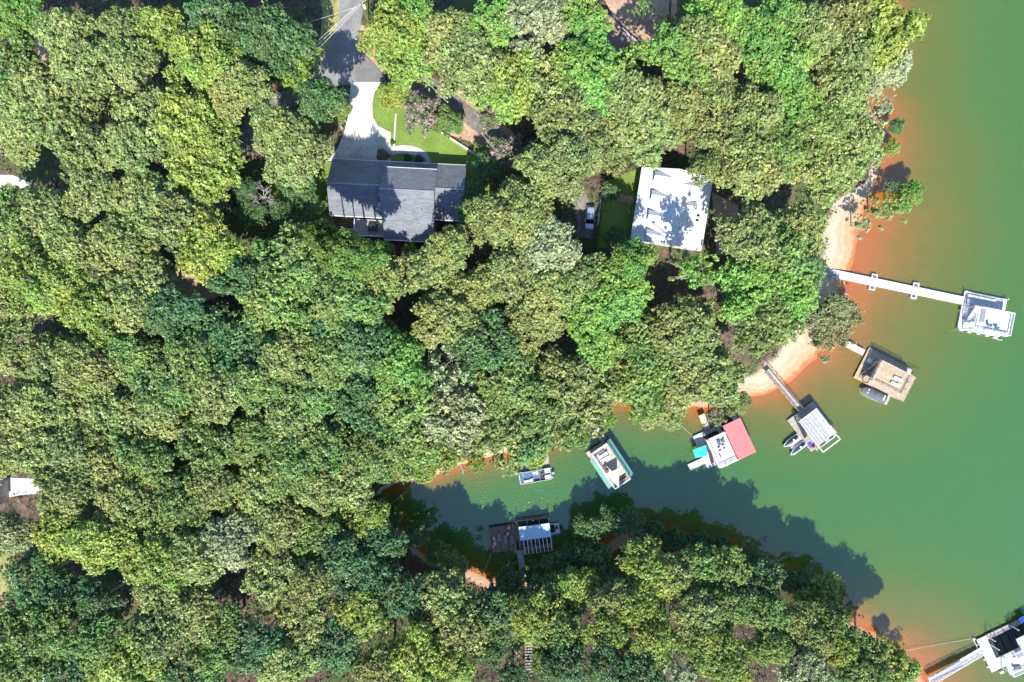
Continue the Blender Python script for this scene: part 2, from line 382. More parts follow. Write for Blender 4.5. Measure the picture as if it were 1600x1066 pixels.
def ground_mat(name, lo, mid, hi, s1, s2, st=.3, stain=None, joints=0):
    m, t, p = nodes(name); cw = t.nodes.new('ShaderNodeTexCoord').outputs['Object']
    a = noise(t, s1, 7, .7, cw); b2 = noise(t, s2, 5, .6, cw)
    cc = ramp(t, a, [(.3, lo), (.5, mid), (.7, hi)]); cc = mixc(t, cc, ramp(t, b2, [(.3, .8), (.7, 1.2)]), 1.0, 'MULTIPLY')
    if stain: cc = mixc(t, cc, stain, ramp(t, noise(t, .6, 6, .75, cw), [(.60, 0.0), (.72, .7)]))
    if joints:
        br = t.nodes.new('ShaderNodeTexBrick'); br.offset = 0; br.inputs['Scale'].default_value = 1; br.inputs['Brick Width'].default_value = joints; br.inputs['Row Height'].default_value = joints*1.2; br.inputs['Mortar Size'].default_value = .04
        br.inputs['Color1'].default_value = (1,1,1,1); br.inputs['Color2'].default_value = (.93,.93,.92,1); br.inputs['Mortar'].default_value = (.7,.68,.63,1); t.links.new(cw, br.inputs['Vector']); cc = mixc(t, cc, br.outputs[0], 1.0, 'MULTIPLY')
    t.links.new(cc, p.inputs['Base Color']); p.inputs['Roughness'].default_value = .95; bump(t, p, a, st, .06); return m
M['asphalt'] = ground_mat('asphalt', (.17,.165,.16), (.225,.22,.21), (.27,.26,.25), 2.5, .25, .3, (.13,.125,.12))
M['asphalt_new'] = ground_mat('patched_asphalt', (.135,.13,.13), (.165,.16,.155), (.20,.195,.19), 3, .4)
M['asphalt_leafy'] = ground_mat('leaf_strewn_asphalt', (.09,.085,.08), (.17,.155,.14), (.30,.24,.19), 1.6, .3)
M['concrete'] = ground_mat('pale_concrete', (.50,.47,.42), (.58,.55,.49), (.63,.60,.54), 1.2, .3, .15, (.44,.36,.27), 3.4)
M['concrete_grey'] = ground_mat('grey_concrete', (.34,.33,.31), (.44,.43,.41), (.52,.51,.49), 2, .3)
M['gravel'] = ground_mat('pale_gravel', (.34,.32,.30), (.52,.50,.48), (.66,.64,.62), 4, .4)
M['dirt'] = ground_mat('tan_dirt', (.26,.15,.095), (.40,.26,.17), (.52,.38,.27), 2, .3)
M['lawn'] = ground_mat('mown_lawn', (.085,.145,.022), (.15,.235,.038), (.22,.28,.06), 5, .22, .8, (.20,.20,.075))
M['lawn_dry'] = ground_mat('dry_verge', (.16,.17,.05), (.28,.27,.09), (.40,.35,.16), 1.5, .3, .5)
drape('lawn', [(590,134),(612,150),(640,175),(668,200),(700,213),(764,252),(770,345),(722,345),(600,300),(560,250),(575,180)], .05, M['lawn'], 'mown green front lawn between the white driveway and the grey-roofed house', 'lawn')
drape('lawn', [(425,262),(525,252),(522,350),(440,356),(415,320)], .05, M['lawn'], 'shaded side lawn left of the grey-roofed house', 'lawn')
drape('lawn', [(943,285),(985,268),(1004,262),(990,385),(935,388)], .05, M['lawn'], 'small lawn between parked car and white-roofed house', 'lawn')
drape('grass_verge', [(486,-60),(545,-60),(540,30),(530,75),(495,100),(478,92),(500,60),(505,20)], .05, M['lawn_dry'], 'dry yellow-green verge along the left side of the road', 'grass verge')
drape('grass_verge', [(-60,850),(22,852),(28,905),(20,925),(-60,925)], .05, M['lawn_dry'], 'yellow-green grass patch at the lower left edge', 'grass')
drape('dirt_bank', [(560,38),(590,45),(585,90),(600,110),(592,118),(560,80)], .03, M['dirt'], 'pale dirt verge right of the road', 'dirt')
drape('dirt_yard', [(620,128),(700,125),(745,160),(800,205),(830,262),(780,262),(735,222),(700,210),(690,180),(640,150)], .03, M['dirt'], 'tan dirt ground around the pink-flowering trees', 'dirt')
drape('dirt_yard', [(930,-30),(1060,-30),(1055,60),(1015,75),(960,30)], .03, M['dirt'], 'sun-flecked dirt yard beside the brown-roofed house', 'dirt')
drape('dirt_yard', [(255,420),(330,432),(352,460),(300,478),(250,462)], .04, M['dirt'], 'leaf-strewn dirt gap in the trees left of centre', 'dirt')
drape('dirt_yard', [(60,30),(92,50),(88,95),(60,140),(38,150),(45,90)], .04, M['dirt'], 'brown dirt gap near the top left corner', 'dirt')
drape('dirt_track', [(-60,925),(12,925),(20,972),(-60,985)], .06, M['dirt'], 'pale dirt track at the lower left edge', 'dirt track')
drape('dirt_yard', [(1112,300),(1180,340),(1185,395),(1120,400)], .04, M['dirt'], 'red-brown dirt right of the white-roofed house', 'dirt')
strip('road', [(640,128),(672,135),(722,172),(765,207),(830,255),(895,300),(912,330),(914,372)], 3.3, .09, M['asphalt_leafy'], 'narrow leaf-strewn lane curving down to the parked car', 'road')
strip('road', [(505,128),(460,150),(405,180),(392,205),(372,240),(348,282),(335,320),(328,362),(322,400)], 3.9, .10, M['asphalt_leafy'], 'shaded asphalt lane curving down left of the grey-roofed house', 'road')
drape('road', [(533,-80),(572,-80),(567,20),(561,58),(563,78),(582,97),(602,121),(601,132),(525,134),(478,160),(458,152),(500,100),(519,65),(530,30)], .14, M['asphalt'], 'grey asphalt road widening to a turning area at the top', 'road')
drape('road_patch', [(563,78),(582,97),(602,121),(601,131),(556,131),(556,105)], .165, M['asphalt_new'], 'darker asphalt patch at the foot of the road', 'road patch')
drape('driveway', [(548,129),(598,129),(586,144),(582,162),(583,184),(591,197),(611,207),(611,233),(611,252),(512,252),(528,232),(538,208),(545,180),(547,150)], .19, M['concrete'], 'white concrete driveway in front of the grey-roofed house', 'driveway')
strip('front_walk', [(611,236),(630,234),(648,236),(661,243),(668,256)], 1.7, .16, M['concrete_grey'], 'curved grey concrete walk from driveway to the front door', 'path')
drape('driveway', [(-60,742),(92,750),(90,768),(32,774),(-60,790)], .06, M['gravel'], 'pale gravel driveway at the left edge beside the slate-grey roof', 'driveway')
drape('driveway', [(-60,272),(20,274),(50,287),(28,297),(-60,302)], .06, M['concrete'], 'white concrete patch at the left edge', 'driveway')
strip('front_walk', [(938,303),(962,308),(990,313)], 1.5, .10, M['dirt'], 'tan path across the lawn to the white-roofed house', 'path')
strip('shore_path', [(1215,408),(1250,415),(1280,420),(1292,424)], 1.8, .06, M['gravel'], 'grey gravel path leading to the long white walkway', 'path')
OPENA = OPEN[:]

def lowwall(name, a, b_, wd, h, m, label, cat):
    A = Vector(G(*a)); B_ = Vector(G(*b_)); n = 10; mb = MB()
    for i in range(n):
        p0 = A.lerp(B_, i/n); p1 = A.lerp(B_, (i+1)/n)
        p0.z = hgt(p0.x, p0.y) + h; p1.z = hgt(p1.x, p1.y) + h; mb.beam(p0, p1, wd, h + .35)
    o = mb.build(name, m); return tag(o, label, cat)
lowwall('garden_edging', (619,178), (615,240), .32, .28, M['concrete'], 'thin pale stone edging strip across the lawn beside the driveway', 'edging')
lowwall('retaining_wall', (690,208), (768,258), .35, .6, M['concrete'], 'long pale retaining wall along the right edge of the lawn', 'wall')
lowwall('garden_edging', (941,292), (934,352), .3, .2, M['concrete_grey'], 'grey kerb edging beside the parked car', 'edging')

# ---------------------------------------------------------------- houses
def roof_plane(mb, pts, t=.22): mb.slab(pts, t)
g1 = 12.0
cx, cy = -22.5, 28.0
H1 = empty('grey_roofed_house', (cx, cy, g1), R(-2.9), label='long house with grey shingle roof and raised middle section, by white driveway', cat='house')
# local frame: x east, y north
XW, XE = -13.4, 13.2; NE_ = 7.35; RID = 1.9; SE = -3.75
wl = MB(); wl.box(XW+.5, XE-.5, SE+.5, NE_-.5, -1.5, 2.9); wl.box(-2.1, 7.4, -7.6, 5.65, -3, 3.2)
wl.build('wall', M['brick'], H1)
ez, rz = 3.1, 6.2
ev = lambda y: rz - abs(y-RID)*(rz-ez)/(NE_-RID)
r = MB()
r.slab([(XW,RID,rz),(XE,RID,rz),(XE,NE_,ez),(XW,NE_,ez)], .2)
r.slab([(XW,RID,rz),(XW,SE,rz-(RID-SE)*.55),(-2.3,SE-.0,rz-(RID-SE)*.55),(-2.3,RID,rz)], .2)
r.slab([(7.3,RID,rz),(7.3,-3.6,rz-(RID+3.6)*.55),(XE-.3,-3.6,rz-(RID+3.6)*.55),(XE,RID,rz)], .2)
r.build('roof', M['shingle'], H1, label='lower grey shingle roof over garage and right wing')
r = MB(); ry, rzz = 0.95, 7.7; 
r.slab([(-2.9,ry,rzz),(7.6,ry,rzz),(7.6,5.75,5.15),(-2.4,5.75,5.15)], .2)
r.slab([(-2.9,ry,rzz),(-2.3,-8.1,3.6),(7.5,-8.1,3.6),(7.6,ry,rzz)], .2)
up_ = r.build('roof', M['shingle'], H1, label='raised grey shingle roof over the middle section')
for x in (-2.35, 7.25):
    g = MB()
    g.add([(x,5.6,3.2),(x,5.6,5.0),(x,ry,rzz-.15),(x,-7.8,3.5),(x,-7.8,2.6),(x+.12,5.6,3.2),(x+.12,5.6,5.0),(x+.12,ry,rzz-.15),(x+.12,-7.8,3.5),(x+.12,-7.8,2.6)],
          [(0,1,2,3,4),(9,8,7,6,5),(0,5,6,1),(1,6,7,2),(2,7,8,3),(3,8,9,4)])
    g.build('gable_wall', M['siding'], H1)
for b6 in ((XW, XE, NE_, NE_+.14, ez-.3, ez-.06),(XW+.1, -2.4, SE-.16, SE-.02, 2.75, 3.0),(-2.3, 7.5, -8.24, -8.1, 3.3, 3.58),(7.4, XE-.3, -3.75, -3.62, 3.0, 3.2),(-2.4, 7.6, 5.75, 5.87, 4.9, 5.14)):
    g = MB(); g.box(*b6); g.build('gutter', M['white'], H1)
g = None
for a4 in ((XW,-2.95,RID-.12,RID+.12,rz-.02,rz+.05),(-2.9,7.6,ry-.12,ry+.12,rzz-.02,rzz+.05),(7.65,XE,RID-.12,RID+.12,rz-.02,rz+.05)):
    c = MB(); c.box(*a4); c.build('ridge_cap', M['grey_metal'], H1)
c = MB(); c.box(-3.6,-2.9,-2.0,-1.2, 3.2,5.1); c.build('roof_vent', M['grey_metal'], H1)
for (x, y, z) in ((-6.0, .4, 5.3), (2.0, -.9, 6.8), (5.2, -2.4, 6.1)):
    c = MB(); c.cyl((x,y,z-.3),(x,y,z+.35), .09, .09, 8); c.build('vent_pipe', M['dark'], H1)
# rear deck
dk = empty('rear_deck', (cx, cy, g1), R(-2.9), label='grey timber rear deck with railing below the garage wing', cat='deck')
d = MB(); d.box(-8.6,-2.5,-7.4,SE-.25, 1.35,1.5); d.box(-10.0,-8.6,-7.4,-6.0,1.35,1.497); d.build('platform', M['deck_greyy'], dk)
for x, y in ((-8.5,-7.3),(-5.5,-7.3),(-2.6,-7.3),(-9.9,-7.3),(-8.5,-4.3)): d = MB(); d.box(x-.08,x+.08,y-.08,y+.08,-2.5,2.4); d.build('post', M['wood_pole'], dk)
d = MB(); d.box(-8.65,-8.5,-7.3,-4.1,2.4,2.5); d.box(-8.5,-2.5,-7.42,-7.3,2.4,2.5); d.box(-8.62,-8.54,-7.3,-4.1,1.95,2.0); d.box(-8.5,-2.5,-7.4,-7.34,1.95,2.0)
d.build('railing', M['white'], dk)
def local(o, x, y, z):
    a = o.rotation_euler.z; return (o.location.x + x*math.cos(a)-y*math.sin(a), o.location.y + x*math.sin(a)+y*math.cos(a), o.location.z+z)
tb = empty('patio_table', local(dk,-4.9,-5.7,1.5), R(-2.9), label='dark rectangular patio table on the rear deck of the grey-roofed house', cat='table')
d = MB(); d.box(-.95,.95,-.75,.75,.7,.76); d.build('tabletop', M['dark'], tb)
for x in (-.85,.85):
    for y in (-.65,.65): q = MB(); q.box(x-.04,x+.04,y-.04,y+.04,0,.7); q.build('leg', M['dark'], tb)

# white metal-roofed house
px0 = W0(1051.5, 325.5, 13.6)
H2 = empty('white_roofed_house', (px0[0], px0[1], 9.0), R(-9.0), label='square house with white standing-seam metal roof and small shed dormers', cat='house')
hw, hl = 7.15, 7.5; e2, r2 = 3.6, 6.3
q = MB(); q.box(-hw+.6,hw-.6,-hl+.5,hl-.5,-2.5,3.4)
q.add([(-hw+.6,-hl+.5,3.4),(hw-.6,-hl+.5,3.4),(-.2,-hl+.5,5.9),(-hw+.6,hl-.5,3.4),(hw-.6,hl-.5,3.4),(-.2,hl-.5,5.9)],[(0,1,2),(5,4,3),(0,2,5,3),(1,4,5,2)])
q.build('wall', M['siding'], H2)
q = MB(); rx = -.2
q.slab([(-hw,-hl,e2),(rx,-hl,r2),(rx,hl,r2),(-hw,hl,e2)], .15); q.slab([(rx,-hl,r2),(hw,-hl,e2),(hw,hl,e2),(rx,hl,r2)], .15)
q.build('roof', M['roof_white'], H2)
q = MB(); q.box(-.35,-.05,-hl,hl,r2-.02,r2+.05); q.build('ridge_cap', M['white_metal'], H2)
for x in (-hw-.12, hw): q = MB(); q.box(x,x+.12,-hl,hl,e2-.28,e2-.1); q.build('gutter', M['white'], H2)
sl = (r2-e2)/(hw+rx)
def dormer(xf, yc, hw_, side):
    zf = r2 - abs(xf-rx)*sl; zw = zf + .62; zr = zw + .80     # roof, wall-top and ridge heights at the front
    xi = lambda z: rx + side*max(0.02, (r2 - z)/sl)
    xw, xr = xi(zw), xi(zr); D = empty('dormer', (0,0,0)); D.parent = H2
    X0, X1 = sorted((xf, xf-.08*side)); a = MB(); a.box(X0, X1, yc-hw_, yc+hw_, zf-.3, zw-.05)
    a.add([(X0,yc-hw_,zw-.05),(X0,yc+hw_,zw-.05),(X0,yc,zr-.12),(X1,yc-hw_,zw-.05),(X1,yc+hw_,zw-.05),(X1,yc,zr-.12)],[(0,2,1),(3,4,5),(0,3,5,2),(1,2,5,4),(0,1,4,3)])
    a.build('front_wall', M['siding_grey'], D)
    for s in (-1, 1):
        y = yc+s*(hw_-.03); a = MB(); vs = [(X0 if side > 0 else X1, y+q, z) for q in (-.03,.03) for z in (zf-.3, zw-.06)] + [(xw, y+q, zw-.25) for q in (-.03,.03)]
        a.add(vs, [(0,1,4),(2,5,3),(0,4,5,2),(0,2,3,1),(1,3,5,4)]); a.build('side_wall', M['siding_grey'], D)
        xo = xf+side*.22; ye = yc+s*(hw_+.14); a = MB(); a.slab([(xo,yc,zr),(xr,yc,zr+.01),(xi(zw-.1)-side*.1,ye,zw-.09),(xo,ye,zw-.09)], .08); a.build('roof', M['roof_white'], D)
    a = MB(); X0, X1 = sorted((xf+side*.01, xf+side*.05)); a.box(X0, X1, yc-.42, yc+.42, zf+.12, zw+.05); a.build('window', M['glass'], D)
for y in (5.6, 1.7, -2.3): dormer(-4.6, y, 1.0, -1)
dormer(-4.4, -6.1, .95, -1)
for y in (4.7, .7, -3.3): dormer(4.2, y, .95, 1)
for (x, y) in ((5.2,-.6),(5.15,-1.6)):
    a = MB(); z = r2-abs(x-rx)*sl; a.box(x-.35,x+.35,y-.2,y+.2,z-.1,z+.22); a.build('skylight', M['glass'], H2)
for (x, y) in ((-1.6,-3.3),(1.8,-4.0)):
    a = MB(); z = r2-abs(x-rx)*sl; a.cyl((x,y,z-.1),(x,y,z+.45),.1,.1,10); a.build('vent_pipe', M['dark'], H2)

# brown-roofed house near the top
bx = W0(954, 27, 16.5)
H3 = empty('brown_roofed_house', (bx[0], bx[1], 11.5), R(48), label='brown shingle-roofed house half hidden by trees at the top', cat='house')
q = MB(); q.box(-9,-.3,-5.2,3.4,-2,2.9); q.build('wall', M['siding'], H3)
q = MB(); q.slab([(-9.4,0,5.0),(.2,0,5.0),(.2,-5.8,2.8),(-9.4,-5.8,2.8)], .2); q.slab([(-9.4,4.0,2.9),(.2,4.0,2.9),(.2,0,5.0),(-9.4,0,5.0)], .2); q.build('roof', M['shingle_brown'], H3)
q = MB(); q.box(-9.4,.2,-.1,.1,4.99,5.06); q.build('ridge_cap', M['brown'], H3)
q = MB(); q.box(-.3,1.7,-9.5,.8,1.3,1.45); q.build('deck', M['deck_greyy'], H3)
q = MB(); q.box(1.62,1.7,-9.5,.8,2.35,2.43); q.box(-.3,1.7,-9.58,-9.5,2.35,2.43)
for i in range(8): y=-9.5+i*1.46; q.box(1.63,1.69,y,y+.08,1.4,2.35)
q.build('railing', M['grey_metal'], H3)
q = MB(); q.cyl((-1.3,-4.4,3.0),(-1.3,-4.4,4.3),.35,.35,14); q.build('chimney', M['white_metal'], H3)
# building at the left edge
lx = W0(-22, 770, 14)
H4 = empty('slate_roofed_shed', (lx[0], lx[1], hgt(*lx)), R(-1), label='slate-grey roofed outbuilding cut by the left edge beside gravel driveway', cat='shed')
q = MB(); q.box(-3.2,3.2,-2.2,2.2,-1,2.6); q.build('wall', M['siding'], H4)
q = MB(); q.slab([(-3.6,0,3.8),(3.6,0,3.8),(3.6,2.5,2.6),(-3.6,2.5,2.6)],.15); q.slab([(-3.6,-2.5,2.6),(3.6,-2.5,2.6),(3.6,0,3.8),(-3.6,0,3.8)],.15); q.build('roof', M['shingle'], H4)

# ---------------------------------------------------------------- parked car
def loft(mb, secs):
    n = len(secs[0])
    b0 = len(mb.v)
    for s in secs: mb.v += [tuple(p) for p in s]
    for i in range(len(secs)-1):
        for k in range(n):
            a = b0+i*n+k; b_ = b0+i*n+(k+1)%n; mb.f.append((a, b_, b_+n, a+n))
    mb.f.append(tuple(b0+k for k in range(n-1,-1,-1))); mb.f.append(tuple(b0+(len(secs)-1)*n+k for k in range(n)))
cxy = G(921, 341)
car = empty('parked_car', (cxy[0], cxy[1], hgt(cxy[0], cxy[1])+.12), R(-4), label='silver-blue minivan parked in tree shade left of the white-roofed house', cat='car')
def sec(y, wd, zb, zt, k=.12):  # rounded rectangular section across x at length y
    return [(-wd+k,y,zb),(wd-k,y,zb),(wd,y,zb+k),(wd,y,zt-k*1.5),(wd-k*1.6,y,zt),(-wd+k*1.6,y,zt),(-wd,y,zt-k*1.5),(-wd,y,zb+k)]
b_ = MB(); loft(b_, [sec(-2.45,.72,.42,.72,.08), sec(-2.3,.88,.32,.86), sec(-1.5,.95,.28,.98), sec(-.5,.96,.28,1.05), sec(1.5,.96,.28,1.08), sec(2.25,.92,.32,1.05), sec(2.42,.80,.45,.95,.08)])
b_.build('body', M['car'], car, smooth=False, bevel=.03)
b_ = MB(); loft(b_, [sec(-1.35,.80,.95,1.0,.02), sec(-.55,.76,1.0,1.52,.1), sec(0.3,.76,1.0,1.64,.1), sec(1.7,.74,1.0,1.62,.1), sec(2.28,.72,1.0,1.2,.06)])
b_.build('window', M['glass'], car)
b_ = MB(); loft(b_, [sec(-.50,.64,1.50,1.60,.03), sec(.3,.70,1.6,1.71,.03), sec(1.7,.68,1.58,1.69,.03), sec(1.95,.6,1.5,1.58,.03)])
b_.build('roof', M['car'], car)
for x in (-.86,.86):
    for y in (-1.55,1.45):
        wv = MB(); wv.cyl((x-.1,y,.32),(x+.1,y,.32),.33,.33,16); wv.build('wheel', M['dark'], car)
    hl_ = MB(); hl_.box(x*.72-.16,x*.72+.16,-2.44,-2.36,.6,.74); hl_.build('headlight', M['white_metal'], car)
    mr = MB(); s = 1 if x>0 else -1; mr.box(min(s*.95,s*1.12),max(s*.95,s*1.12),-.75,-.55,.98,1.12); mr.build('mirror', M['car'], car)

# ---------------------------------------------------------------- docks (local u along x, v along -y, metres)
def U(px, py, z=0): return W0(px, py, z)
class Dock:
    def __init__(s, name, px, py, cw, label, cat='dock', z=0.0, zz=None):
        x, y = U(px, py, z if zz is None else zz); s.a = R(-cw); s.o = empty(name, (x, y, z), s.a, label=label, cat=cat)
    def box(s, mb, u0, u1, v0, v1, z0, z1): return mb.box(u0, u1, -v1, -v0, z0, z1)
    def part(s, name, m, boxes, label=None, bevel=0):
        mb = MB()
        for b_ in boxes: s.box(mb, *b_)
        return mb.build(name, m, s.o, label=label, bevel=bevel)
    def w(s, u, v, z):
        p = s.o.location; c, n = math.cos(s.a), math.sin(s.a); x, y = u, -v
        return (p.x + x*c - y*n, p.y + x*n + y*c, p.z + z)
    def rail(s, pts, z, m, h=1.0, name='railing', step=1.5, close=False):
        mb = MB(); L = [(u, -v) for u, v in pts]
        if close: L.append(L[0])
        for (ax, ay), (bx, by) in zip(L[:-1], L[1:]):
            d = math.hypot(bx-ax, by-ay); n = max(1, round(d/step))
            for i in range(n+1):
                x = ax+(bx-ax)*i/n; y = ay+(by-ay)*i/n; mb.box(x-.045,x+.045,y-.045,y+.045,z-.1,z+h)
            mb.beam((ax,ay,z+h+.05),(bx,by,z+h+.05),.12,.06)
            for q in (.35,.68): mb.beam((ax,ay,z+h*q),(bx,by,z+h*q),.05,.05)
        return mb.build(name, m, s.o)
    def posts(s, pts, z0, z1, m, r=.08):
        for u, v in pts:
            mb = MB(); mb.box(u-r,u+r,-v-r,-v+r,z0,z1); mb.build('post', m, s.o)
    def floats(s, u0, u1, v0, v1):
        mb = MB(); n = max(2, int((u1-u0)/1.6))
        for i in range(n):
            a = u0+(u1-u0)*i/n+.1; s.box(mb, a, a+(u1-u0)/n-.2, v0+.1, v1-.1, -.3, .3)
        return mb.build('float', M['dark'], s.o)
    def stairs(s, p0, p1, wd, m, mt, n=12):   # from low p0=(u,v,z) to high p1
        a = Vector((p0[0],-p0[1],p0[2])); b_ = Vector((p1[0],-p1[1],p1[2])); d = (b_-a); L = Vector((-d.y,d.x,0)).normalized()*wd/2
        st = MB(); st.beam(a+L, b_+L, .06, .22); st.beam(a-L, b_-L, .06, .22)
        t_ = empty('stairs', (0,0,0)); t_.parent = s.o
        st.build('stringer', m, t_); tr = MB(); fl = Vector((d.x,d.y,0)).normalized()*.13
        for i in range(n+1):
            c = a + d*(i/n); tr.add([c-fl-L,c+fl-L,c+fl+L,c-fl+L,c-fl-L+Vector((0,0,.04)),c+fl-L+Vector((0,0,.04)),c+fl+L+Vector((0,0,.04)),c-fl+L+Vector((0,0,.04))],
                [(3,2,1,0),(4,5,6,7),(0,1,5,4),(1,2,6,5),(2,3,7,6),(3,0,4,7)])
        tr.build('treads', mt, t_); return t_
def gangway(p0, p1, z0, z1, wd, m, label, rails=None, railm=None, truss=False, rh=1.0):
    a = Vector((*U(p0[0],p0[1],z0), z0)); b_ = Vector((*U(p1[0],p1[1],z1), z1)); L = (b_-a).length
    ang = math.atan2(b_.y-a.y, b_.x-a.x)
    o = empty('gangway', a, ang, label=label, cat='gangway'); s = (z1-z0)/L
    mb = MB(); mb.beam((0,0,0),(L,0,z1-z0),wd,.14); mb.build('deck', m, o)
    if rails:
        for sg in (-1,1):
            rb = MB(); y = sg*wd/2; n = max(2, int(L/1.5))
            for i in range(n+1):
                x = L*i/n; rb.box(x-.04,x+.04,y-.04,y+.04,s*x-.1,s*x+rh)
                if truss and i < n: rb.cyl((x,y,s*x),(L*(i+1)/n,y,s*x+rh),.03,.03,5)
            rb.beam((0,y,rh+.04),(L,y,z1-z0+rh+.04),.1,.06); rb.beam((0,y,rh*.5),(L,y,z1-z0+rh*.5),.05,.05)
            rb.build('railing', railm or m, o)
    return o
def chair(name, loc, rz, m, label, cat='chair', group=None, fm=None, lounge=True):
    """deck lounger / chair : seat, back, four legs"""
    o = empty(name, loc, rz, label=label, cat=cat, group=group); fm = fm or M['white']
    if lounge:
        mb = MB(); mb.box(-.33,.33,-.95,.35,.30,.38); mb.build('seat', m, o, bevel=.02)
        mb = MB(); mb.slab([(-.33,.35,.38),(.33,.35,.38),(.33,.95,.78),(-.33,.95,.78)],.08); mb.build('backrest', m, o)
        L = ((-.28,-.85),(.28,-.85),(-.28,.3),(.28,.3))
    else:
        mb = MB(); mb.box(-.28,.28,-.28,.28,.38,.46); mb.build('seat', m, o, bevel=.02)
        mb = MB(); mb.slab([(-.28,.24,.46),(.28,.24,.46),(.28,.38,.95),(-.28,.38,.95)],.06); mb.build('backrest', m, o)
        L = ((-.24,-.24),(.24,-.24),(-.24,.24),(.24,.24))
    for x, y in L:
        mb = MB(); mb.box(x-.025,x+.025,y-.025,y+.025,0,.38 if not lounge else .30); mb.build('leg', fm, o)
    return o
def table(loc, rz, wx, wy, m, label, h=.72, rnd=False):
    o = empty('table', loc, rz, label=label, cat='table'); mb = MB()
    if rnd: mb.cyl((0,0,h-.05),(0,0,h),wx,wx,18)
    else: mb.box(-wx/2,wx/2,-wy/2,wy/2,h-.05,h)
    mb.build('tabletop', m, o); mb = MB(); mb.cyl((0,0,.04),(0,0,h-.05),.05,.05,8); mb.cyl((0,0,0),(0,0,.05),.28,.26,12); mb.build('pedestal', M['grey_metal'], o); return o

# A: long white walkway and two-storey white dock
A = Dock('white_dock', 1505.5, 456, 11.3, 'large white two-level dock at the end of the long white walkway')
A.floats(0, 9.2, 0, 8.2)
A.part('platform', M['deck_white'], [(0,9.2,0,8.2,.3,.5)])
A.part('bumper', M['white'], [(-.12,0,0,8.2,.2,.62),(9.2,9.32,0,8.2,.2,.62),(0,9.2,-.12,0,.2,.62),(0,9.2,8.2,8.32,.2,.62)])
for i,u in enumerate((.8,2.6,4.6,6.6,8.5)):
    A.part('dock_box', M['white'], [(u-.35,u+.35,8.32,8.62+.08*(i%2),.25,.7)], bevel=.04)
A.part('bench', M['white'], [(.6,6.8,.5,1.0,.5,.95)])
A.posts([(1.05,3.3),(1.05,8.0),(5,3.3),(5,8.0),(8.9,3.3),(8.9,8.0)], .5, 3.1, M['white'], .09)
A.part('upper_deck', M['deck_white'], [(2.1,9.1,3.1,8.2,3.05,3.2),(.95,2.1,3.1,3.5,3.05,3.2),(.95,2.1,7.6,8.2,3.05,3.2)])
A.part('fascia', M['white'], [(.95,9.2,3.0,3.1,2.85,3.22),(.95,9.2,8.2,8.3,2.85,3.22),(9.1,9.2,3.1,8.2,2.85,3.217),(2.0,2.1,3.5,7.6,2.85,3.217)])
A.rail([(2.15,3.2),(9.05,3.2),(9.05,8.1),(1.0,8.1),(1.0,3.2)], 3.2, M['white'])
A.part('hatch', M['grey_canvas'], [(2.5,3.5,3.5,6.3,3.22,3.34)], bevel=.03)
A.stairs((1.5,7.4,.5),(1.5,3.8,3.15), 1.0, M['white'], M['white'])
A.part('long_bench', M['white'], [(3.8,8.7,7.45,7.8,3.2,3.65)])
A.posts([(0.0,-.1),(9.25,-.1),(0,8.3),(9.5,8.9),(-.25,4.2)], -.6, 1.1, M['white'], .1)
A.part('fender_arm', M['white'], [(7.8,10.0,8.75,8.87,.45,.55)])
chair('deck_chair', A.w(4.4,6.7,3.2), A.a+.5, M['charcoal'], 'dark folding chair nearest the hatch on the white upper deck', fm=M['grey_metal'], lounge=False)
chair('deck_chair', A.w(5.3,6.9,3.2), A.a+2.5, M['cushion'], 'pale folding chair between dark chair and blue table on the white upper deck', fm=M['grey_metal'], lounge=False)
table(A.w(6.15,6.95,3.2), A.a, .9, .7, M['navy'], 'small blue table at the rail of the white upper deck')
def wl_(px0_, py0_, px1_, py1_, z):
    a = Vector((*U(px0_,py0_,z), z)); b_ = Vector((*U(px1_,py1_,z), z)); L=(b_-a).length
    o = empty('walkway', a, math.atan2(b_.y-a.y,b_.x-a.x), label='long narrow white walkway running from the orange beach to the white dock', cat='walkway')
    mb = MB(); mb.box(0,L,-.78,.78,-.18,0); mb.build('deck', M['deck_white'], o)
    mb = MB(); mb.box(0,L,-.86,-.78,-.25,.06); mb.box(0,L,.78,.86,-.25,.06); mb.build('edge_rail', M['white'], o)
    mb = MB(); mb.box(.2,1.0,-.5,.5,.0,.05); mb.build('hinge_plate', M['grey_canvas'], o)
    for x in (9.3, 18.6):
        for s in (-1, 1):
            y0, y1 = sorted((s*.86, s*1.75)); q = MB(); q.box(x-.65,x+.65,y0,y1,-.5,-.12); q.box(x-.65,x-.48,y0,y1,-.12,0); q.box(x+.48,x+.65,y0,y1,-.12,0); q.box(x-.48,x+.48,min(s*1.58,s*1.75),max(s*1.58,s*1.75),-.12,0); q.build('outrigger', M['white'], o)
            q = MB(); q.box(x-.4,x+.4,min(s*.95,s*1.5),max(s*.95,s*1.5),-.118,-.10); q.build('outrigger_mat', M['charcoal'], o)
            q = MB(); q.cyl((x,s*1.3,-2.5),(x,s*1.3,.25),.06,.06,8); q.build('post', M['grey_metal'], o)
wl_(1300,427,1505,470,.62)
gangway((1288,424),(1301,427.5),.95,.72,1.3,M['deck_grey'],'short grey ramp from the gravel path to the long white walkway')

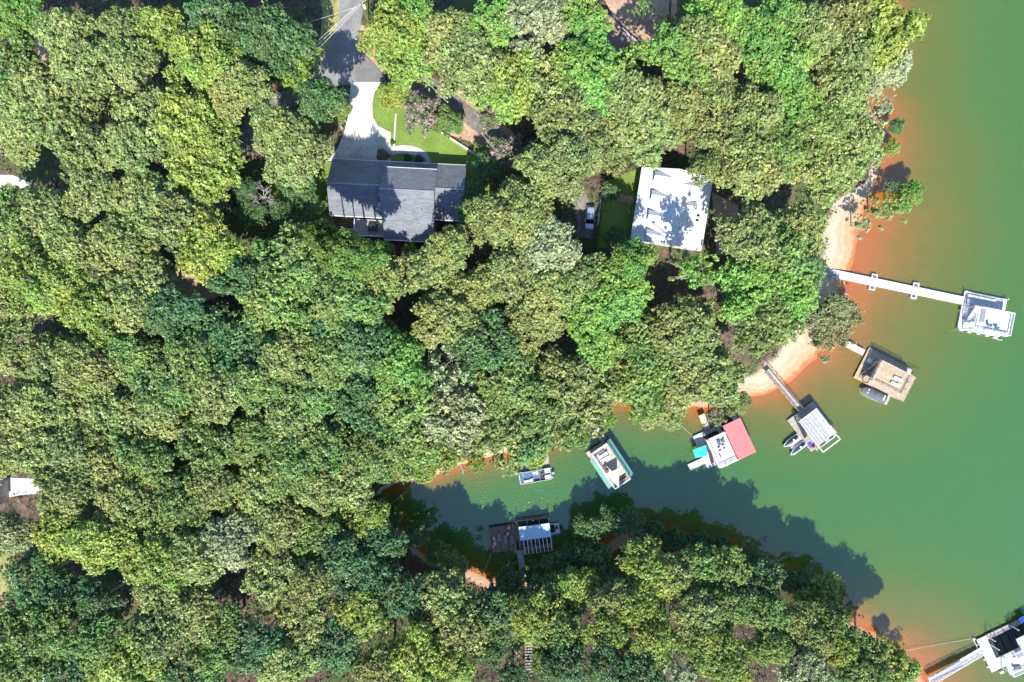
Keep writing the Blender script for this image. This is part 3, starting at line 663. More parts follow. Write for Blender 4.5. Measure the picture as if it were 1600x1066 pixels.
# B: tan dock
B = Dock('tan_dock', 1356, 543, 27, 'tan two-level timber dock with dark-covered boat moored alongside')
B.floats(0,10.7,0,7.4)
B.part('platform', M['deck_tan'], [(0,10.7,0,1.9,.3,.5),(0,2.4,1.9,7.4,.3,.5),(2.4,10.7,6.4,7.4,.3,.5),(9.3,10.7,1.9,6.4,.3,.5)])
B.part('inner_platform', M['deck_grey'], [(2.4,9.3,1.9,6.4,.3,.45)])
B.posts([(2.2,2.0),(6.2,2.0),(10.3,2.0),(2.2,7.3),(6.2,7.3),(10.3,7.3)], .5, 3.1, M['wood_pole'])
B.part('upper_deck', M['deck_tan'], [(2.1,10.5,1.9,7.5,3.05,3.2)])
B.part('fascia', M['deck_pale'], [(2.0,10.6,1.78,1.9,2.85,3.26),(2.0,10.6,7.5,7.62,2.85,3.26),(2.0,2.1,1.9,7.5,2.85,3.257),(10.5,10.6,1.9,7.5,2.85,3.257)])
B.rail([(2.15,2.0),(9.5,2.0),(9.5,6.7),(2.15,6.7)], 3.2, M['deck_pale'], close=True)
B.part('bench', M['deck_pale'], [(2.3,2.8,2.3,6.2,3.2,3.65)])
B.stairs((1.3,6.6,.5),(1.9,2.6,3.15), .9, M['dark'], M['deck_dark'])
B.part('storage_box', M['cushion'], [(.9,1.8,2.1,3.1,.5,1.0)], bevel=.05)
B.part('corner_platform', M['deck_white'], [(9.2,10.5,.3,1.8,.52,.62)])
B.posts([(10.9,.5)], -.6, 1.2, M['dark'], .06)
chair('sun_lounger', B.w(7.2,3.9,3.2), B.a-R(90), M['white'], 'upper of the two white loungers on the tan dock roof deck', cat='sun lounger')
chair('sun_lounger', B.w(7.1,5.2,3.2), B.a-R(90), M['white'], 'lower of the two white loungers on the tan dock roof deck', cat='sun lounger')
gangway((1321,536.5),(1350,551.5),1.2,.68,1.45,M['deck_pale'],'short pale gangway from under the overhanging tree to the tan dock',rails=False)

def hull(mb, L, wd, z0, z1, bow=.35, n=10, flare=.72, taper=.92):
    secs = []
    for i in range(n+1):
        s = i/n; x = L*s
        k = (1-((s-(1-bow))/bow)**2)**.5 if s > 1-bow else 1.0
        k = max(k, .04)*(taper+(1-taper)*min(1,s*3)); w_ = wd/2*k; zb = z0 + (max(0, s-.75)*1.2)*(z1-z0)
        secs.append([(x,-w_*flare,zb),(x,w_*flare,zb),(x,w_,z1-.1),(x,w_,z1),(x,-w_,z1),(x,-w_,z1-.1)])
    loft(mb, secs)
def boat_root(name, tail, nose, label, cat='boat', z=0.0):
    a = Vector((*U(*tail, .6), z)); b_ = Vector((*U(*nose, .6), z)); return empty(name, a, math.atan2(b_.y-a.y,b_.x-a.x), label=label, cat=cat), (b_-a).length
o, L = boat_root('covered_boat', (1386,625), (1345,607), 'motorboat under a fitted dark grey cover beside the tan dock')
mb = MB(); hull(mb, L, 2.35, -.25, .75, .42); mb.build('hull', M['white'], o)
mb = MB()
secs = []
for i in range(13):
    s = i/12; x = .35+(L-.4)*s; k = (1-((s-.55)/.47)**2)**.5 if s > .55 else 1.0
    w_ = 1.16*max(k,.05); h = .55 if s < .36 else (.95 if s < .5 else .42*(1.1-s)+.15); h *= (.8 if i in (0,12) else 1)
    secs.append([(x,-w_,.72),(x,w_,.72),(x,w_*.97,.84),(x,w_*.55,.8+h*.75),(x,0,.8+h),(x,-w_*.55,.8+h*.75),(x,-w_*.97,.84)])
loft(mb, secs); mb.build('cover', M['charcoal'], o, smooth=True)
mb = MB(); mb.box(-.55,.3,-1.0,1.0,.05,.35); mb.build('swim_platform', M['deck_pale'], o, bevel=.04)
mb = MB(); mb.box(1.0,1.25,-.65,.55,1.31,1.36); mb.box(4.6,4.8,-.6,.5,1.03,1.08); mb.build('cover_strap', M['white'], o)

# C: weathered grey dock with two jet skis
C = Dock('weathered_dock', 1269, 626, 52.8, 'weathered grey dock with bleached flat roof deck and two jet skis')
C.floats(0,8.7,0,7.1)
C.part('platform', M['deck_grey'], [(0,8.7,5.3,7.1,.3,.5),(0,1.1,0,5.3,.3,.5),(1.1,8.7,0,1.2,.3,.5),(8.0,8.7,1.2,5.3,.3,.5)])
C.part('inner_platform', M['deck_grey'], [(1.1,8.0,1.2,5.3,.3,.45)])
C.posts([(1.0,1.4),(4.4,1.4),(7.9,1.4),(1.0,5.7),(4.4,5.7),(7.9,5.7)], .5, 3.1, M['deck_grey'])
C.part('upper_deck', M['bleached'], [(.9,8.0,1.3,5.8,3.05,3.2)])
C.part('fascia', M['white'], [(.8,8.1,1.2,1.3,2.85,3.24),(.8,8.1,5.8,5.9,2.85,3.24),(.8,.9,1.3,5.8,2.85,3.237),(8.0,8.1,1.3,5.8,2.85,3.237)])
C.part('gutter_slot', M['dark'], [(7.55,7.9,1.9,3.0,3.2,3.23),(7.55,7.9,4.0,5.5,3.2,3.23)])
C.part('outer_rail', M['deck_grey'], [(8.7,9.2,1.0,6.0,.3,.6)])
C.rail([(8.15,1.25),(9.15,1.25),(9.15,5.85),(8.15,5.85)], 2.95, M['white'], h=.5)
C.part('side_shelf', M['deck_pale'], [(5.9,7.3,.2,1.2,.5,.8)])
C.stairs((5.3,6.1,.5),(1.3,6.15,3.1), .9, M['deck_grey'], M['dark'], 14)
gangway((1198,579),(1250,641),1.5,.62,1.15,M['deck_greyy'],'narrow weathered gangway with truss rails crossing the sand to the grey dock',rails=True,truss=True,railm=M['wood_pole'])
def towel(loc, rz, m, label, wx, wy, nm='towel', h=.05):
    mb = MB(); mb.box(-wx/2,wx/2,-wy/2,wy/2,0,h); mb.box(-wx/2+.03,-wx/2+.25,-wy/2+.03,wy/2-.03,h,h*2.2); o_ = mb.build(nm, m, bevel=.02); o_.location = loc; o_.rotation_euler = (0,0,rz); return tag(o_, label, nm.replace('_',' '))
towel(C.w(7.3,6.3,.5), C.a, M['purple'], 'purple towel on the lower edge of the weathered grey dock', 1.3, .9)
towel(C.w(8.1,6.1,.5), C.a, M['red'], 'small red cooler beside the purple towel on the grey dock', .45, .4, 'cooler', .35)
fl = Dock('jet_ski_float', 1246, 676, 54, 'white drive-on float carrying the two jet skis beside the grey dock', 'float')
fl.part('pad', M['white'], [(-.1,1.55,.2,3.2,.1,.38),(1.75,3.4,.2,3.2,.1,.38)], bevel=.08)
fl.part('link', M['white'], [(.2,3.1,-.35,.25,.1,.34)], bevel=.05)
def jetski(tail, nose, label, m):
    o, L = boat_root('jet_ski', tail, nose, label, 'jet ski', z=.32)
    mb = MB(); hull(mb, L, 1.15, 0, .5, .5, flare=.6); mb.build('hull', M['white'], o, smooth=False, bevel=.03)
    mb = MB()
    secs = []
    for i in range(9):
        s = i/8; x = .2+(L-.45)*s; w_ = .42*(1-(max(0,s-.5)/.52)**2)**.5; h = (.25,.42,.5,.45,.5,.62,.5,.3,.12)[i]
        secs.append([(x,-w_,.45),(x,w_,.45),(x,w_*.8,.5+h*.5),(x,w_*.3,.5+h),(x,-w_*.3,.5+h),(x,-w_*.8,.5+h*.5)])
    loft(mb, secs); mb.build('cover', m, o, smooth=True)
    mb = MB(); mb.box(.6,L*.5,-.16,.16,.95,1.08); mb.build('seat', M['dark'], o, bevel=.05)
    mb = MB(); mb.cyl((L*.6,-.4,1.15),(L*.6,.4,1.15),.03,.03,6); mb.build('handlebar', M['dark'], o)
    mb = MB(); mb.box(L*.33,L*.42,-.3,.3,1.085,1.1); mb.build('stripe', M['white'], o)
jetski((1247,681),(1224,698), 'upper jet ski with dark cover on the white float', M['charcoal'])
jetski((1258,691),(1235,711), 'lower jet ski with blue-grey cover on the white float', plain('blue_grey_cover',(.10,.14,.20),.6,.2,5))

# D: white dock with red roof and turquoise canopy; u runs up-right, v runs down
D_ = Dock('red_roofed_dock', 1081.4, 681.8, -25, 'white dock with flat red roof section and turquoise canopy')
D_.floats(0,10.3,0,7.8)
D_.part('platform', M['deck_white'], [(0,1.95,0,7.8,.3,.5),(1.95,10.3,6.9,7.8,.3,.5),(9.5,10.3,0,6.9,.3,.5)])
D_.part('rear_platform', M['deck_greyy'], [(1.95,6.3,0,.95,.3,.48),(5.5,6.3,.95,6.9,.3,.48),(1.95,2.5,1.9,6.9,.3,.48)])
D_.posts([(2.0,1.5),(2.0,7.7),(6.2,1.5),(6.2,7.7),(10.2,.2),(10.2,7.7),(6.3,.2)], .5, 3.3, M['white'])
D_.part('upper_deck', M['deck_white'], [(1.9,6.2,1.4,7.8,3.05,3.2)])
D_.part('fascia', M['white'], [(1.8,6.2,1.28,1.4,2.8,3.25),(1.8,6.2,7.8,7.92,2.8,3.25),(1.8,1.9,1.4,7.8,2.8,3.247)])
D_.rail([(1.95,1.45),(6.1,1.45)], 3.2, M['white']); D_.rail([(1.95,7.7),(1.95,1.5)], 3.2, M['white']); D_.rail([(2.0,7.75),(6.1,7.75)], 3.2, M['white'])
mb = MB(); mb.slab([(6.2,.1,3.72),(10.4,.1,3.60),(10.4,-8.0,3.60),(6.2,-8.0,3.72)], .14); mb.build('roof', M['red_roof'], D_.o)
mb = MB(); mb.box(6.1,6.2,-8.0,.1,3.4,3.8); mb.build('roof_trim', M['dark'], D_.o)
D_.stairs((1.5,7.0,.5),(1.5,3.6,3.1), .8, M['white'], M['dark'], 14)
D_.part('swim_platform', M['deck_white'], [(-3.6,0,5.1,6.5,.25,.45)])
c_ = Dock('turquoise_canopy', 1084.5, 699.5, -18, 'bright turquoise canopy jutting from the left side of the red-roofed dock', 'canopy')
mb = MB(); mb.slab([(-.9,.1,2.2),(.7,.25,2.5),(2.25,.1,2.35),(2.25,-1.75,2.35),(.7,-1.9,2.5),(-.9,-1.75,2.2)], .05); mb.build('canopy', M['turq'], c_.o)
for u in (.25,2.1):
    for v in (.1,1.5): mb = MB(); mb.cyl((u,-v,.5),(u,-v,2.35),.035,.035,8); mb.build('pole', M['white_metal'], c_.o)
table(D_.w(3.9,2.9,3.2), D_.a, .75, .75, M['charcoal'], 'dark square table on the white roof deck beside the red roof')
chair('deck_chair', D_.w(4.8,2.9,3.2), D_.a-1.4, M['charcoal'], 'dark chair right of the square table beside the red roof', lounge=False)
chair('deck_chair', D_.w(3.5,4.1,3.2), D_.a+3.0, M['white'], 'left white chair below the square table beside the red roof', lounge=False)
chair('deck_chair', D_.w(4.5,4.0,3.2), D_.a+3.2, M['white'], 'right white chair below the square table beside the red roof', lounge=False)
o = empty('closed_umbrella', D_.w(3.2,4.6,3.2), D_.a, label='closed grey sun umbrella leaning on the white roof deck by the red roof', cat='umbrella')
mb = MB(); mb.cyl((0,0,0),(-.5,-1.1,2.0),.03,.03,6); mb.build('pole', M['grey_metal'], o)
mb = MB(); mb.cyl((-.15,-.35,.6),(-.52,-1.15,2.1),.14,.04,10); mb.build('canopy', M['charcoal'], o)
gangway((1096,648),(1105,670),1.3,.66,1.4,M['deck_pale'],'short stepped gangway under the trees to the red-roofed dock',rails=False)
o = empty('swim_ladder', D_.w(3.3,7.95,.3), D_.a, label='white boarding ladder at the lower corner of the red-roofed dock', cat='ladder')
mb = MB(); mb.beam((0,0,.1),(1.0,-1.2,.25),.05,.05); mb.beam((.4,.2,.1),(1.4,-1.0,.25),.05,.05)
for i in range(4): f = .2+i*.22; mb.beam((f,-1.2*f,.1+.15*f),(f+.4,-1.2*f+.2,.1+.15*f),.05,.04)
mb.build('frame', M['white_metal'], o)

# E: dock with green side roofs and a white shade sail
E = Dock('green_roofed_dock', 944.5, 687.5, 56.5, 'slim dock with tan roof deck between two green roof strips')
E.floats(0,9.4,-.6,5.2)
E.part('platform', M['deck_pale'], [(0,1.2,0,5.0,.3,.5),(8.7,9.3,0,4.6,.3,.5)]); E.part('side_platform', M['deck_grey'], [(1.2,8.7,-.4,.8,.3,.48),(1.2,8.7,4.0,4.9,.3,.48)])
E.posts([(.6,.0),(4.8,.0),(9.2,.0),(.6,4.1),(4.8,4.1),(9.2,4.1)], .5, 3.3, M['white'])
E.part('upper_deck', M['deck_pale'], [(.3,9.3,.0,4.1,3.1,3.25)])
E.part('fascia', M['white'], [(.2,9.4,-.1,.0,2.9,3.3),(.2,9.4,4.1,4.2,2.9,3.3),(.2,.3,0,4.1,2.9,3.297),(9.3,9.4,0,4.1,2.9,3.297)])
mb = MB(); mb.slab([(-.1,.1,3.05),(9.1,.1,3.05),(9.1,1.1,2.8),(-.1,1.1,2.8)], .08); mb.build('side_roof', M['green_roof'], E.o)
mb = MB(); mb.slab([(1.4,-4.2,3.05),(9.2,-4.2,3.05),(9.2,-5.2,2.8),(1.4,-5.2,2.8)], .08); mb.build('side_roof', M['green_roof'], E.o)
E.rail([(.35,.1),(9.2,.1)], 3.25, M['green_roof'], h=1.0); E.rail([(9.2,.1),(9.2,4.0),(.4,4.0)], 3.25, M['white'], h=1.0); E.rail([(.35,.1),(.35,4.0)], 3.25, M['white'])
E.part('dark_awning', M['charcoal'], [(.5,1.2,1.2,3.9,3.26,3.3)])
o = empty('shade_sail', E.w(7.5,2.0,3.25), E.a, label='white triangular shade sail over the deck between the green roof strips', cat='shade sail')
mb = MB(); mb.slab([(-1.9,1.0,2.3),(-2.3,-1.9,2.0),(1.6,-1.2,2.2)], .03); mb.build('sail', M['white'], o)
for p_ in ((-1.9,1.0,2.3),(-2.3,-1.9,2.0),(1.6,-1.2,2.2)): mb = MB(); mb.cyl((p_[0],p_[1],0),p_,.035,.035,8); mb.build('pole', M['white_metal'], o)
chair('sun_lounger', E.w(1.9,2.1,3.25), E.a+R(0), M['cushion'], 'upper pale blue lounger on the tan deck between green roof strips', cat='sun lounger')
chair('sun_lounger', E.w(2.8,2.3,3.25), E.a+R(0), M['cushion'], 'lower pale blue lounger on the tan deck between green roof strips', cat='sun lounger')
chair('deck_chair', E.w(4.2,3.3,3.25), E.a+.4, M['brown'], 'upper brown chair at the left rail between green roof strips', lounge=False, fm=M['brown'])
chair('deck_chair', E.w(5.2,3.3,3.25), E.a+2.4, M['brown'], 'lower brown chair at the left rail between green roof strips', lounge=False, fm=M['brown'])
o = empty('bench', E.w(8.2,.9,3.25), E.a, label='long dark bench at the lower end of the tan deck between green roof strips', cat='bench')
mb = MB(); mb.box(-.2,.2,-1.6,.3,.4,.46); mb.build('seat', M['brown'], o); mb = MB(); mb.box(.2,.26,-1.6,.3,.45,.9); mb.build('backrest', M['brown'], o)
for x in (-.15,.15):
    for y in (-1.5,.2): mb = MB(); mb.box(x-.03,x+.03,y-.03,y+.03,0,.4); mb.build('leg', M['dark'], o)
gangway((911,641),(943.5,688),1.2,.66,1.1,M['deck_pale'],'narrow pale gangway with rails to the dock with green roof strips',rails=True,railm=M['white'],rh=.7)

# F: small pier and pontoon boat
F = Dock('small_pier', 817, 706, -11.3, 'small weathered plank pier under yellow-green leaves', 'pier')
F.part('platform', M['deck_grey'], [(0,5.3,.2,3.6,.3,.5)]); F.part('step', M['deck_pale'], [(1.9,2.9,3.6,4.0,.3,.45)])
F.posts([(.1,3.4),(5.2,3.4),(.1,.5),(5.2,.5),(2.6,3.4)], -1.0, .7, M['wood_pole'])
o, L = boat_root('pontoon_boat', (862.5,739), (811,748.5), 'open white pontoon boat with blue deck moored at the small pier')
for y in (-1.0,0,1.0):
    mb = MB(); mb.cyl((0,y,.05),(L-.6,y,.05),.3,.3,12); mb.cyl((L-.6,y,.05),(L,y,.15),.3,.06,12); mb.build('pontoon', M['white_metal'], o)
mb = MB(); mb.box(.1,L-.15,-1.25,1.25,.4,.5); mb.build('deck', M['navy'], o)
mb = MB()
for (x0,x1,y0,y1) in ((.3,L-1.0,1.19,1.25),(.3,L-1.0,-1.25,-1.19),(L-1.06,L-1.0,-1.19,-.35),(L-1.06,L-1.0,.35,1.19),(.3,.36,-1.19,1.19)): mb.box(x0,x1,y0,y1,.5,1.1)
mb.build('fence_panel', M['white'], o)
mb = MB(); mb.box(L-.2,L-.1,-1.28,1.28,.42,.62); mb.box(L-1.0,L-.2,1.2,1.28,.42,.6); mb.box(L-1.0,L-.2,-1.28,-1.2,.42,.6); mb.build('bow_rail', M['white'], o)
for nm,(x0,x1,y0,y1,z1) in (('sofa',(.4,1.7,.2,1.15,.95)),('sofa',(.4,1.5,-1.15,-.2,.95)),('sofa',(4.7,L-1.1,.5,1.15,.9)),('console',(3.0,3.5,-1.1,-.3,1.2)),('seat',(3.6,4.2,-1.0,-.4,.95)),('seat',(4.3,4.9,.35,1.0,.95))):
    mb = MB(); mb.box(x0,x1,y0,y1,.5,z1); mb.build(nm, M['white'], o, bevel=.1)
for (x0,x1,y0,y1) in ((.55,.8,-.7,-.3),(1.8,2.6,.3,.8),(1.7,2.0,-.9,-.5)): mb = MB(); mb.box(x0,x1,y0,y1,.5,1.02); mb.build('cushion', M['dark'], o, bevel=.03)
mb = MB(); mb.box(1.9,2.5,-.35,.15,.5,.9); mb.build('table', M['brown'], o)
mb = MB(); mb.box(2.75,2.82,-1.1,1.1,.5,1.05); mb.build('bimini_frame', M['grey_metal'], o)
mb = MB(); mb.box(-.55,.1,-.22,.22,.3,1.0); mb.build('outboard_motor', M['grey_metal'], o, bevel=.08)

# G: shaded dock in the cove
Gd = Dock('cove_dock', 764, 823.5, -7.5, 'old brown plank dock in tree shade with pale blue metal roof')
Gd.floats(0,13.5,0,5.6)
Gd.part('platform', M['deck_dark'], [(0,5.5,0,5.6,.3,.5),(5.5,6.7,0,3.6,.3,.5)])
Gd.part('upper_edge', M['dark'], [(0,5.5,-.25,0,.2,.75)])
Gd.part('slip_frame', M['deck_dark'], [(6.0,13.4,-1.1,-.7,.3,.55),(13.0,13.4,-.7,6.0,.3,.52),(6.7,13.0,5.2,6.2,.3,.52),(6.0,6.4,-.7,5.6,.31,.53)])
Gd.posts([(6.2,-.9),(13.2,-.9),(6.8,3.4),(13.2,3.4),(13.2,6.0),(6.8,6.0),(9.8,-.9)], .4, 2.9, M['wood_pole'])
mb = MB(); mb.slab([(6.5,-.15,2.75),(13.2,-.15,2.75),(13.2,-3.0,3.15),(6.5,-3.0,3.15)], .1); mb.build('roof', M['roof_blue'], Gd.o)
for i in range(8): Gd.part('roof_beam', M['roof_white'], [(7.1+i*.84,7.25+i*.84,2.85,6.1,2.75,2.95)])
Gd.part('beam_frame', M['deck_dark'], [(6.6,13.3,6.0,6.2,2.55,2.75),(6.6,13.3,2.9,3.0,2.5,2.74)])
Gd.part('lift_frame', M['grey_metal'], [(6.4,12.9,-.75,-.6,.8,.95),(8.4,8.55,-.6,.4,.8,.95),(11,11.15,-.6,.4,.8,.95)])
for i,(u,v) in enumerate(((1.0,2.9),(2.0,2.3),(3.3,2.9),(4.7,3.2))):
    chair('sun_lounger', Gd.w(u,v,.5), Gd.a, M['grey_canvas'], ('grey lounger nearest the left end of the shaded cove dock','second grey lounger from the left on the shaded cove dock','third grey lounger from the left on the shaded cove dock','grey lounger nearest the pale blue roof on the shaded cove dock')[i], cat='sun lounger', fm=M['dark'])
gangway((812,860),(819,910),.66,1.4,1.35,M['deck_grey'],'grey plank gangway running down from the shaded cove dock to the south bank',rails=False)
o, L = boat_root('motorboat', (874,825), (826,830), 'open motorboat with black interior berthed under the pale blue roof')
mb = MB(); hull(mb, L, 2.3, -.2, .7, .4); mb.build('hull', M['white'], o)
mb = MB(); mb.box(1.1,L*.6,-.9,.9,.69,.73); mb.build('cockpit', M['dark'], o)
mb = MB(); mb.box(.15,.8,-.95,-.2,.7,.95); mb.box(.15,.8,.3,.95,.7,.95); mb.build('seat', M['white'], o, bevel=.06)
mb = MB(); mb.box(.3,.75,-.75,.1,.96,1.05); mb.box(.9,1.3,-.4,.5,.72,1.1); mb.build('cushion', M['dark'], o, bevel=.05)
mb = MB(); mb.box(-.75,-.1,-.25,.25,.2,1.15); mb.build('outboard_motor', M['dark'], o, bevel=.1)

# H: big white dock at the lower right corner
Hd = Dock('corner_dock', 1523.5, 998.5, -25, 'white dock with blue tarpaulin cut by the lower right corner')
Hd.floats(0,15,0,8)
Hd.part('platform', M['deck_white'], [(0,2.2,0,7.9,.3,.5),(2.2,15,5.5,7.9,.3,.5)]); Hd.part('slip_deck', M['deck_grey'], [(2.2,15,-.1,1.0,.3,.48)])
Hd.part('slip_divider', M['dark'], [(4.0,4.1,-1.0,2.2,.5,.6),(6.1,6.2,-1.0,2.2,.5,.6),(8.2,8.3,-1.0,2.2,.5,.6)])
Hd.posts([(2.4,.2),(2.4,7.6),(8.0,.2),(8,7.6),(14,.2),(14,7.6),(2.4,2.3)], .5, 3.1, M['white'])
Hd.part('upper_deck', M['deck_white'], [(6.6,15.5,1.6,8.2,3.05,3.2),(2.2,6.6,3.6,8.2,3.05,3.2)])
Hd.rail([(6.7,1.7),(15,1.7)], 3.2, M['white']); Hd.rail([(2.3,8.1),(2.3,3.7),(6.6,3.7)], 3.2, M['white']); Hd.rail([(2.3,8.1),(15,8.1)], 3.2, M['white'])
Hd.part('dock_box', M['white'], [(1.6,2.4,8.4,8.9,.3,.8),(4.5,5.2,8.5,9.1,.3,.8),(6.8,7.6,8.5,8.9,.3,.8)], bevel=.05)
Hd.part('ladder_rail', M['white'], [(-.5,-.1,-.4,-.2,.3,.5),(-.5,-.1,1.0,1.2,.3,.5),(-.5,-.1,2.1,2.3,.3,.5),(-.6,-.5,-.6,2.6,.3,.45),(-.45,-.1,4.6,4.8,.3,.5),(-.45,-.1,6.4,6.6,.3,.5)])
towel(Hd.w(11.2,-.3,1.3), Hd.a, M['blue_canvas'], 'bright blue tarpaulin at the upper edge of the lower right corner dock', 2.6, 1.4, 'tarpaulin', .12)
table(Hd.w(5.6,4.4,3.2), Hd.a, 1.6, 1.2, M['grey_canvas'], 'grey table on the upper deck of the lower right corner dock')
chair('deck_chair', Hd.w(4.5,4.4,3.2), Hd.a+1.6, M['brown'], 'brown chair left of the grey table on the corner dock', lounge=False)
chair('sun_lounger', Hd.w(4.0,7.0,3.2), Hd.a+1.2, M['charcoal'], 'dark lounger near the lower rail of the corner dock', cat='sun lounger')
towel(Hd.w(8.0,7.3,3.2), Hd.a, M['red'], 'red cooler at the right frame edge on the corner dock', .8, .6, 'cooler', .4)
gangway((1452,1064),(1534,1016),1.4,.68,1.3,M['deck_white'],'long white gangway from the red bank to the corner dock',rails=True,railm=M['white_metal'],truss=True,rh=.7)
mb = MB(); mb.box(.3,8.0,-.5,.5,.02,.05)
q_ = mb.build('grating', M['grey_metal'], [o for o in col.objects if o.name.startswith('gangway')][-1])

# mooring ropes
def line(name, pts, r, m, label, cat, sag=.0, group=None, n=10):
    P = []
    for a, b_ in zip(pts[:-1], pts[1:]):
        a, b_ = Vector(a), Vector(b_)
        for i in range(n): s = i/n; q = a.lerp(b_, s); q.z -= sag*4*s*(1-s); P.append(q)
    P.append(Vector(pts[-1])); mb = MB(); mb.tube(P, r, 5); o_ = mb.build(name, m); return tag(o_, label, cat, group)
def WZ(px, py, z): return (*U(px, py, z), z)
line('mooring_rope', [WZ(1048,650,.9), WZ(1081,680,.4)], .035, M['rope'], 'pale mooring rope left of the red-roofed dock', 'rope', .3)
line('mooring_rope', [WZ(868,680,.9), WZ(917,700,.35)], .035, M['rope'], 'pale mooring rope left of the dock with green roof strips', 'rope', .25)
line('mooring_rope', [WZ(751,908,.7), WZ(768,865,.4)], .035, M['rope'], 'pale rope from the south bank to the shaded cove dock', 'rope', .2)
line('mooring_rope', [WZ(1408,1019,.7), WZ(1516,999,.4)], .03, M['rope'], 'pale rope stretched left from the corner dock', 'rope', .25)
line('mooring_rope', [WZ(592,802,.8), WZ(637,767,.3)], .035, M['rope'], 'thin rope crossing the dark head of the cove', 'rope', .15)
line('mooring_pole', [WZ(1420,570,.6), WZ(1437,578,.5)], .05, M['dark'], 'dark pole sticking out from the right end of the tan dock', 'pole')

# utility pole and overhead wires
px_, py_, _ = G(577, 36); pz = hgt(px_, py_)
up0 = empty('utility_pole', (px_, py_, pz), R(35), label='wooden utility pole with pale transformer right of the road at the top', cat='utility pole')
mb = MB(); mb.cyl((0,0,-.5),(0,0,8.5),.17,.11,10); mb.build('pole', M['wood_pole'], up0)
mb = MB(); mb.box(-1.2,1.2,-.06,.06,7.7,7.85); mb.build('crossarm', M['wood_pole'], up0)
mb = MB(); mb.cyl((.42,0,5.6),(.42,0,6.6),.28,.28,14); mb.cyl((.42,0,6.6),(.42,0,6.75),.08,.05,8); mb.build('transformer', M['white_metal'], up0)
for x in (-1.1,0,1.1): mb = MB(); mb.cyl((x,0,7.85),(x,0,8.1),.07,.05,8); mb.build('insulator', M['white_metal'], up0)
px2, py2, _ = G(346, 205); pz2 = hgt(px2, py2)
up1 = empty('utility_pole', (px2, py2, pz2), R(20), label='wooden utility pole with pale transformer among yellow-green trees at left', cat='utility pole')
mb = MB(); mb.cyl((0,0,-.5),(0,0,13.5),.17,.11,10); mb.build('pole', M['wood_pole'], up1)
mb = MB(); mb.cyl((.42,0,12.0),(.42,0,13.0),.3,.3,14); mb.build('transformer', M['white_metal'], up1)
for i,(dx,lb) in enumerate(((-1.1,'upper'),(0,'middle'),(1.1,'lower'))):
    a = (px_+dx*math.cos(R(35)), py_+dx*math.sin(R(35)), pz+8.1); e_ = WZ(425+i*5, 122+i*7, 19.5)
    line('overhead_wire', [a, e_], .03, M['cable'], lb+' of the three wires crossing the road to the lower left of the pole', 'wire', .5)
line('overhead_wire', [(px_, py_, pz+7.4), WZ(470,38,20.5)], .025, M['cable'], 'single wire running straight left across the road', 'wire', .3)
line('overhead_wire', [(px2, py2, pz2+13.2), WZ(412,244,19)], .035, M['cable'], 'wire crossing the shaded lane left of the grey-roofed house', 'wire', .3)
line('overhead_wire', [WZ(664,125,19), WZ(700,161,18.5)], .035, M['cable'], 'short visible wire above the pink-flowering tree', 'wire', .1)
line('overhead_wire', [WZ(752,208,18), WZ(770,230,17.5)], .035, M['cable'], 'short visible wire by the lane right of the retaining wall', 'wire', .1)

# wooden steps in the south wood
sx, sy, _ = G(826, 1020); so = empty('garden_steps', (sx, sy, hgt(sx, sy)+.1), R(2), label='brown wooden steps climbing through trees at the bottom edge', cat='steps')
mb = MB()
for i in range(14):
    y = 3.4-i*.52; gz = hgt(sx, sy+y)-so.location.z
    mb.box(-.75,.75,y-.17,y+.17,gz+.35+.0*i,gz+.42)
mb.build('treads', M['deck_grey'], so)
mb = MB()
for x in (-.8,.8): mb.beam((x,3.6,hgt(sx,sy+3.6)-so.location.z+.4),(x,-3.6,hgt(sx,sy-3.6)-so.location.z+.4),.07,.25)
mb.build('stringer', M['wood_pole'], so)

# driftwood along the shore
def log(px, py, L, ang, label):
    x, y, z = G(px, py); z = max(hgt(x, y), 0)
    o = empty('driftwood', (x, y, z+.08), R(ang), label=label, cat='driftwood')
    mb = MB(); mb.cyl((0,0,0),(L*.55,.1,.12),.13,.09,7); mb.cyl((L*.55,.1,.12),(L,-.15,.1),.09,.03,6); mb.cyl((L*.4,.05,.08),(L*.7,.9,.4),.06,.02,5); mb.cyl((L*.6,.1,.1),(L*.8,-.7,.3),.05,.02,5); mb.build('trunk', M['bleach_wood'], o)
M['bleach_wood'] = plain('bleached_wood', (.45,.42,.38), .9, .15, 4)
log(636, 748, 3.2, 60, 'pale bare branch over the dark head of the cove')
log(720, 727, 2.2, -70, 'thin driftwood on the red bank left of the small pier')
log(1318, 461, 1.1, 20, 'small pale driftwood at the waterline below the long white walkway')
log(1348, 168, 3.0, 100, 'pale fallen branch on the red clay bank at the upper right shore')

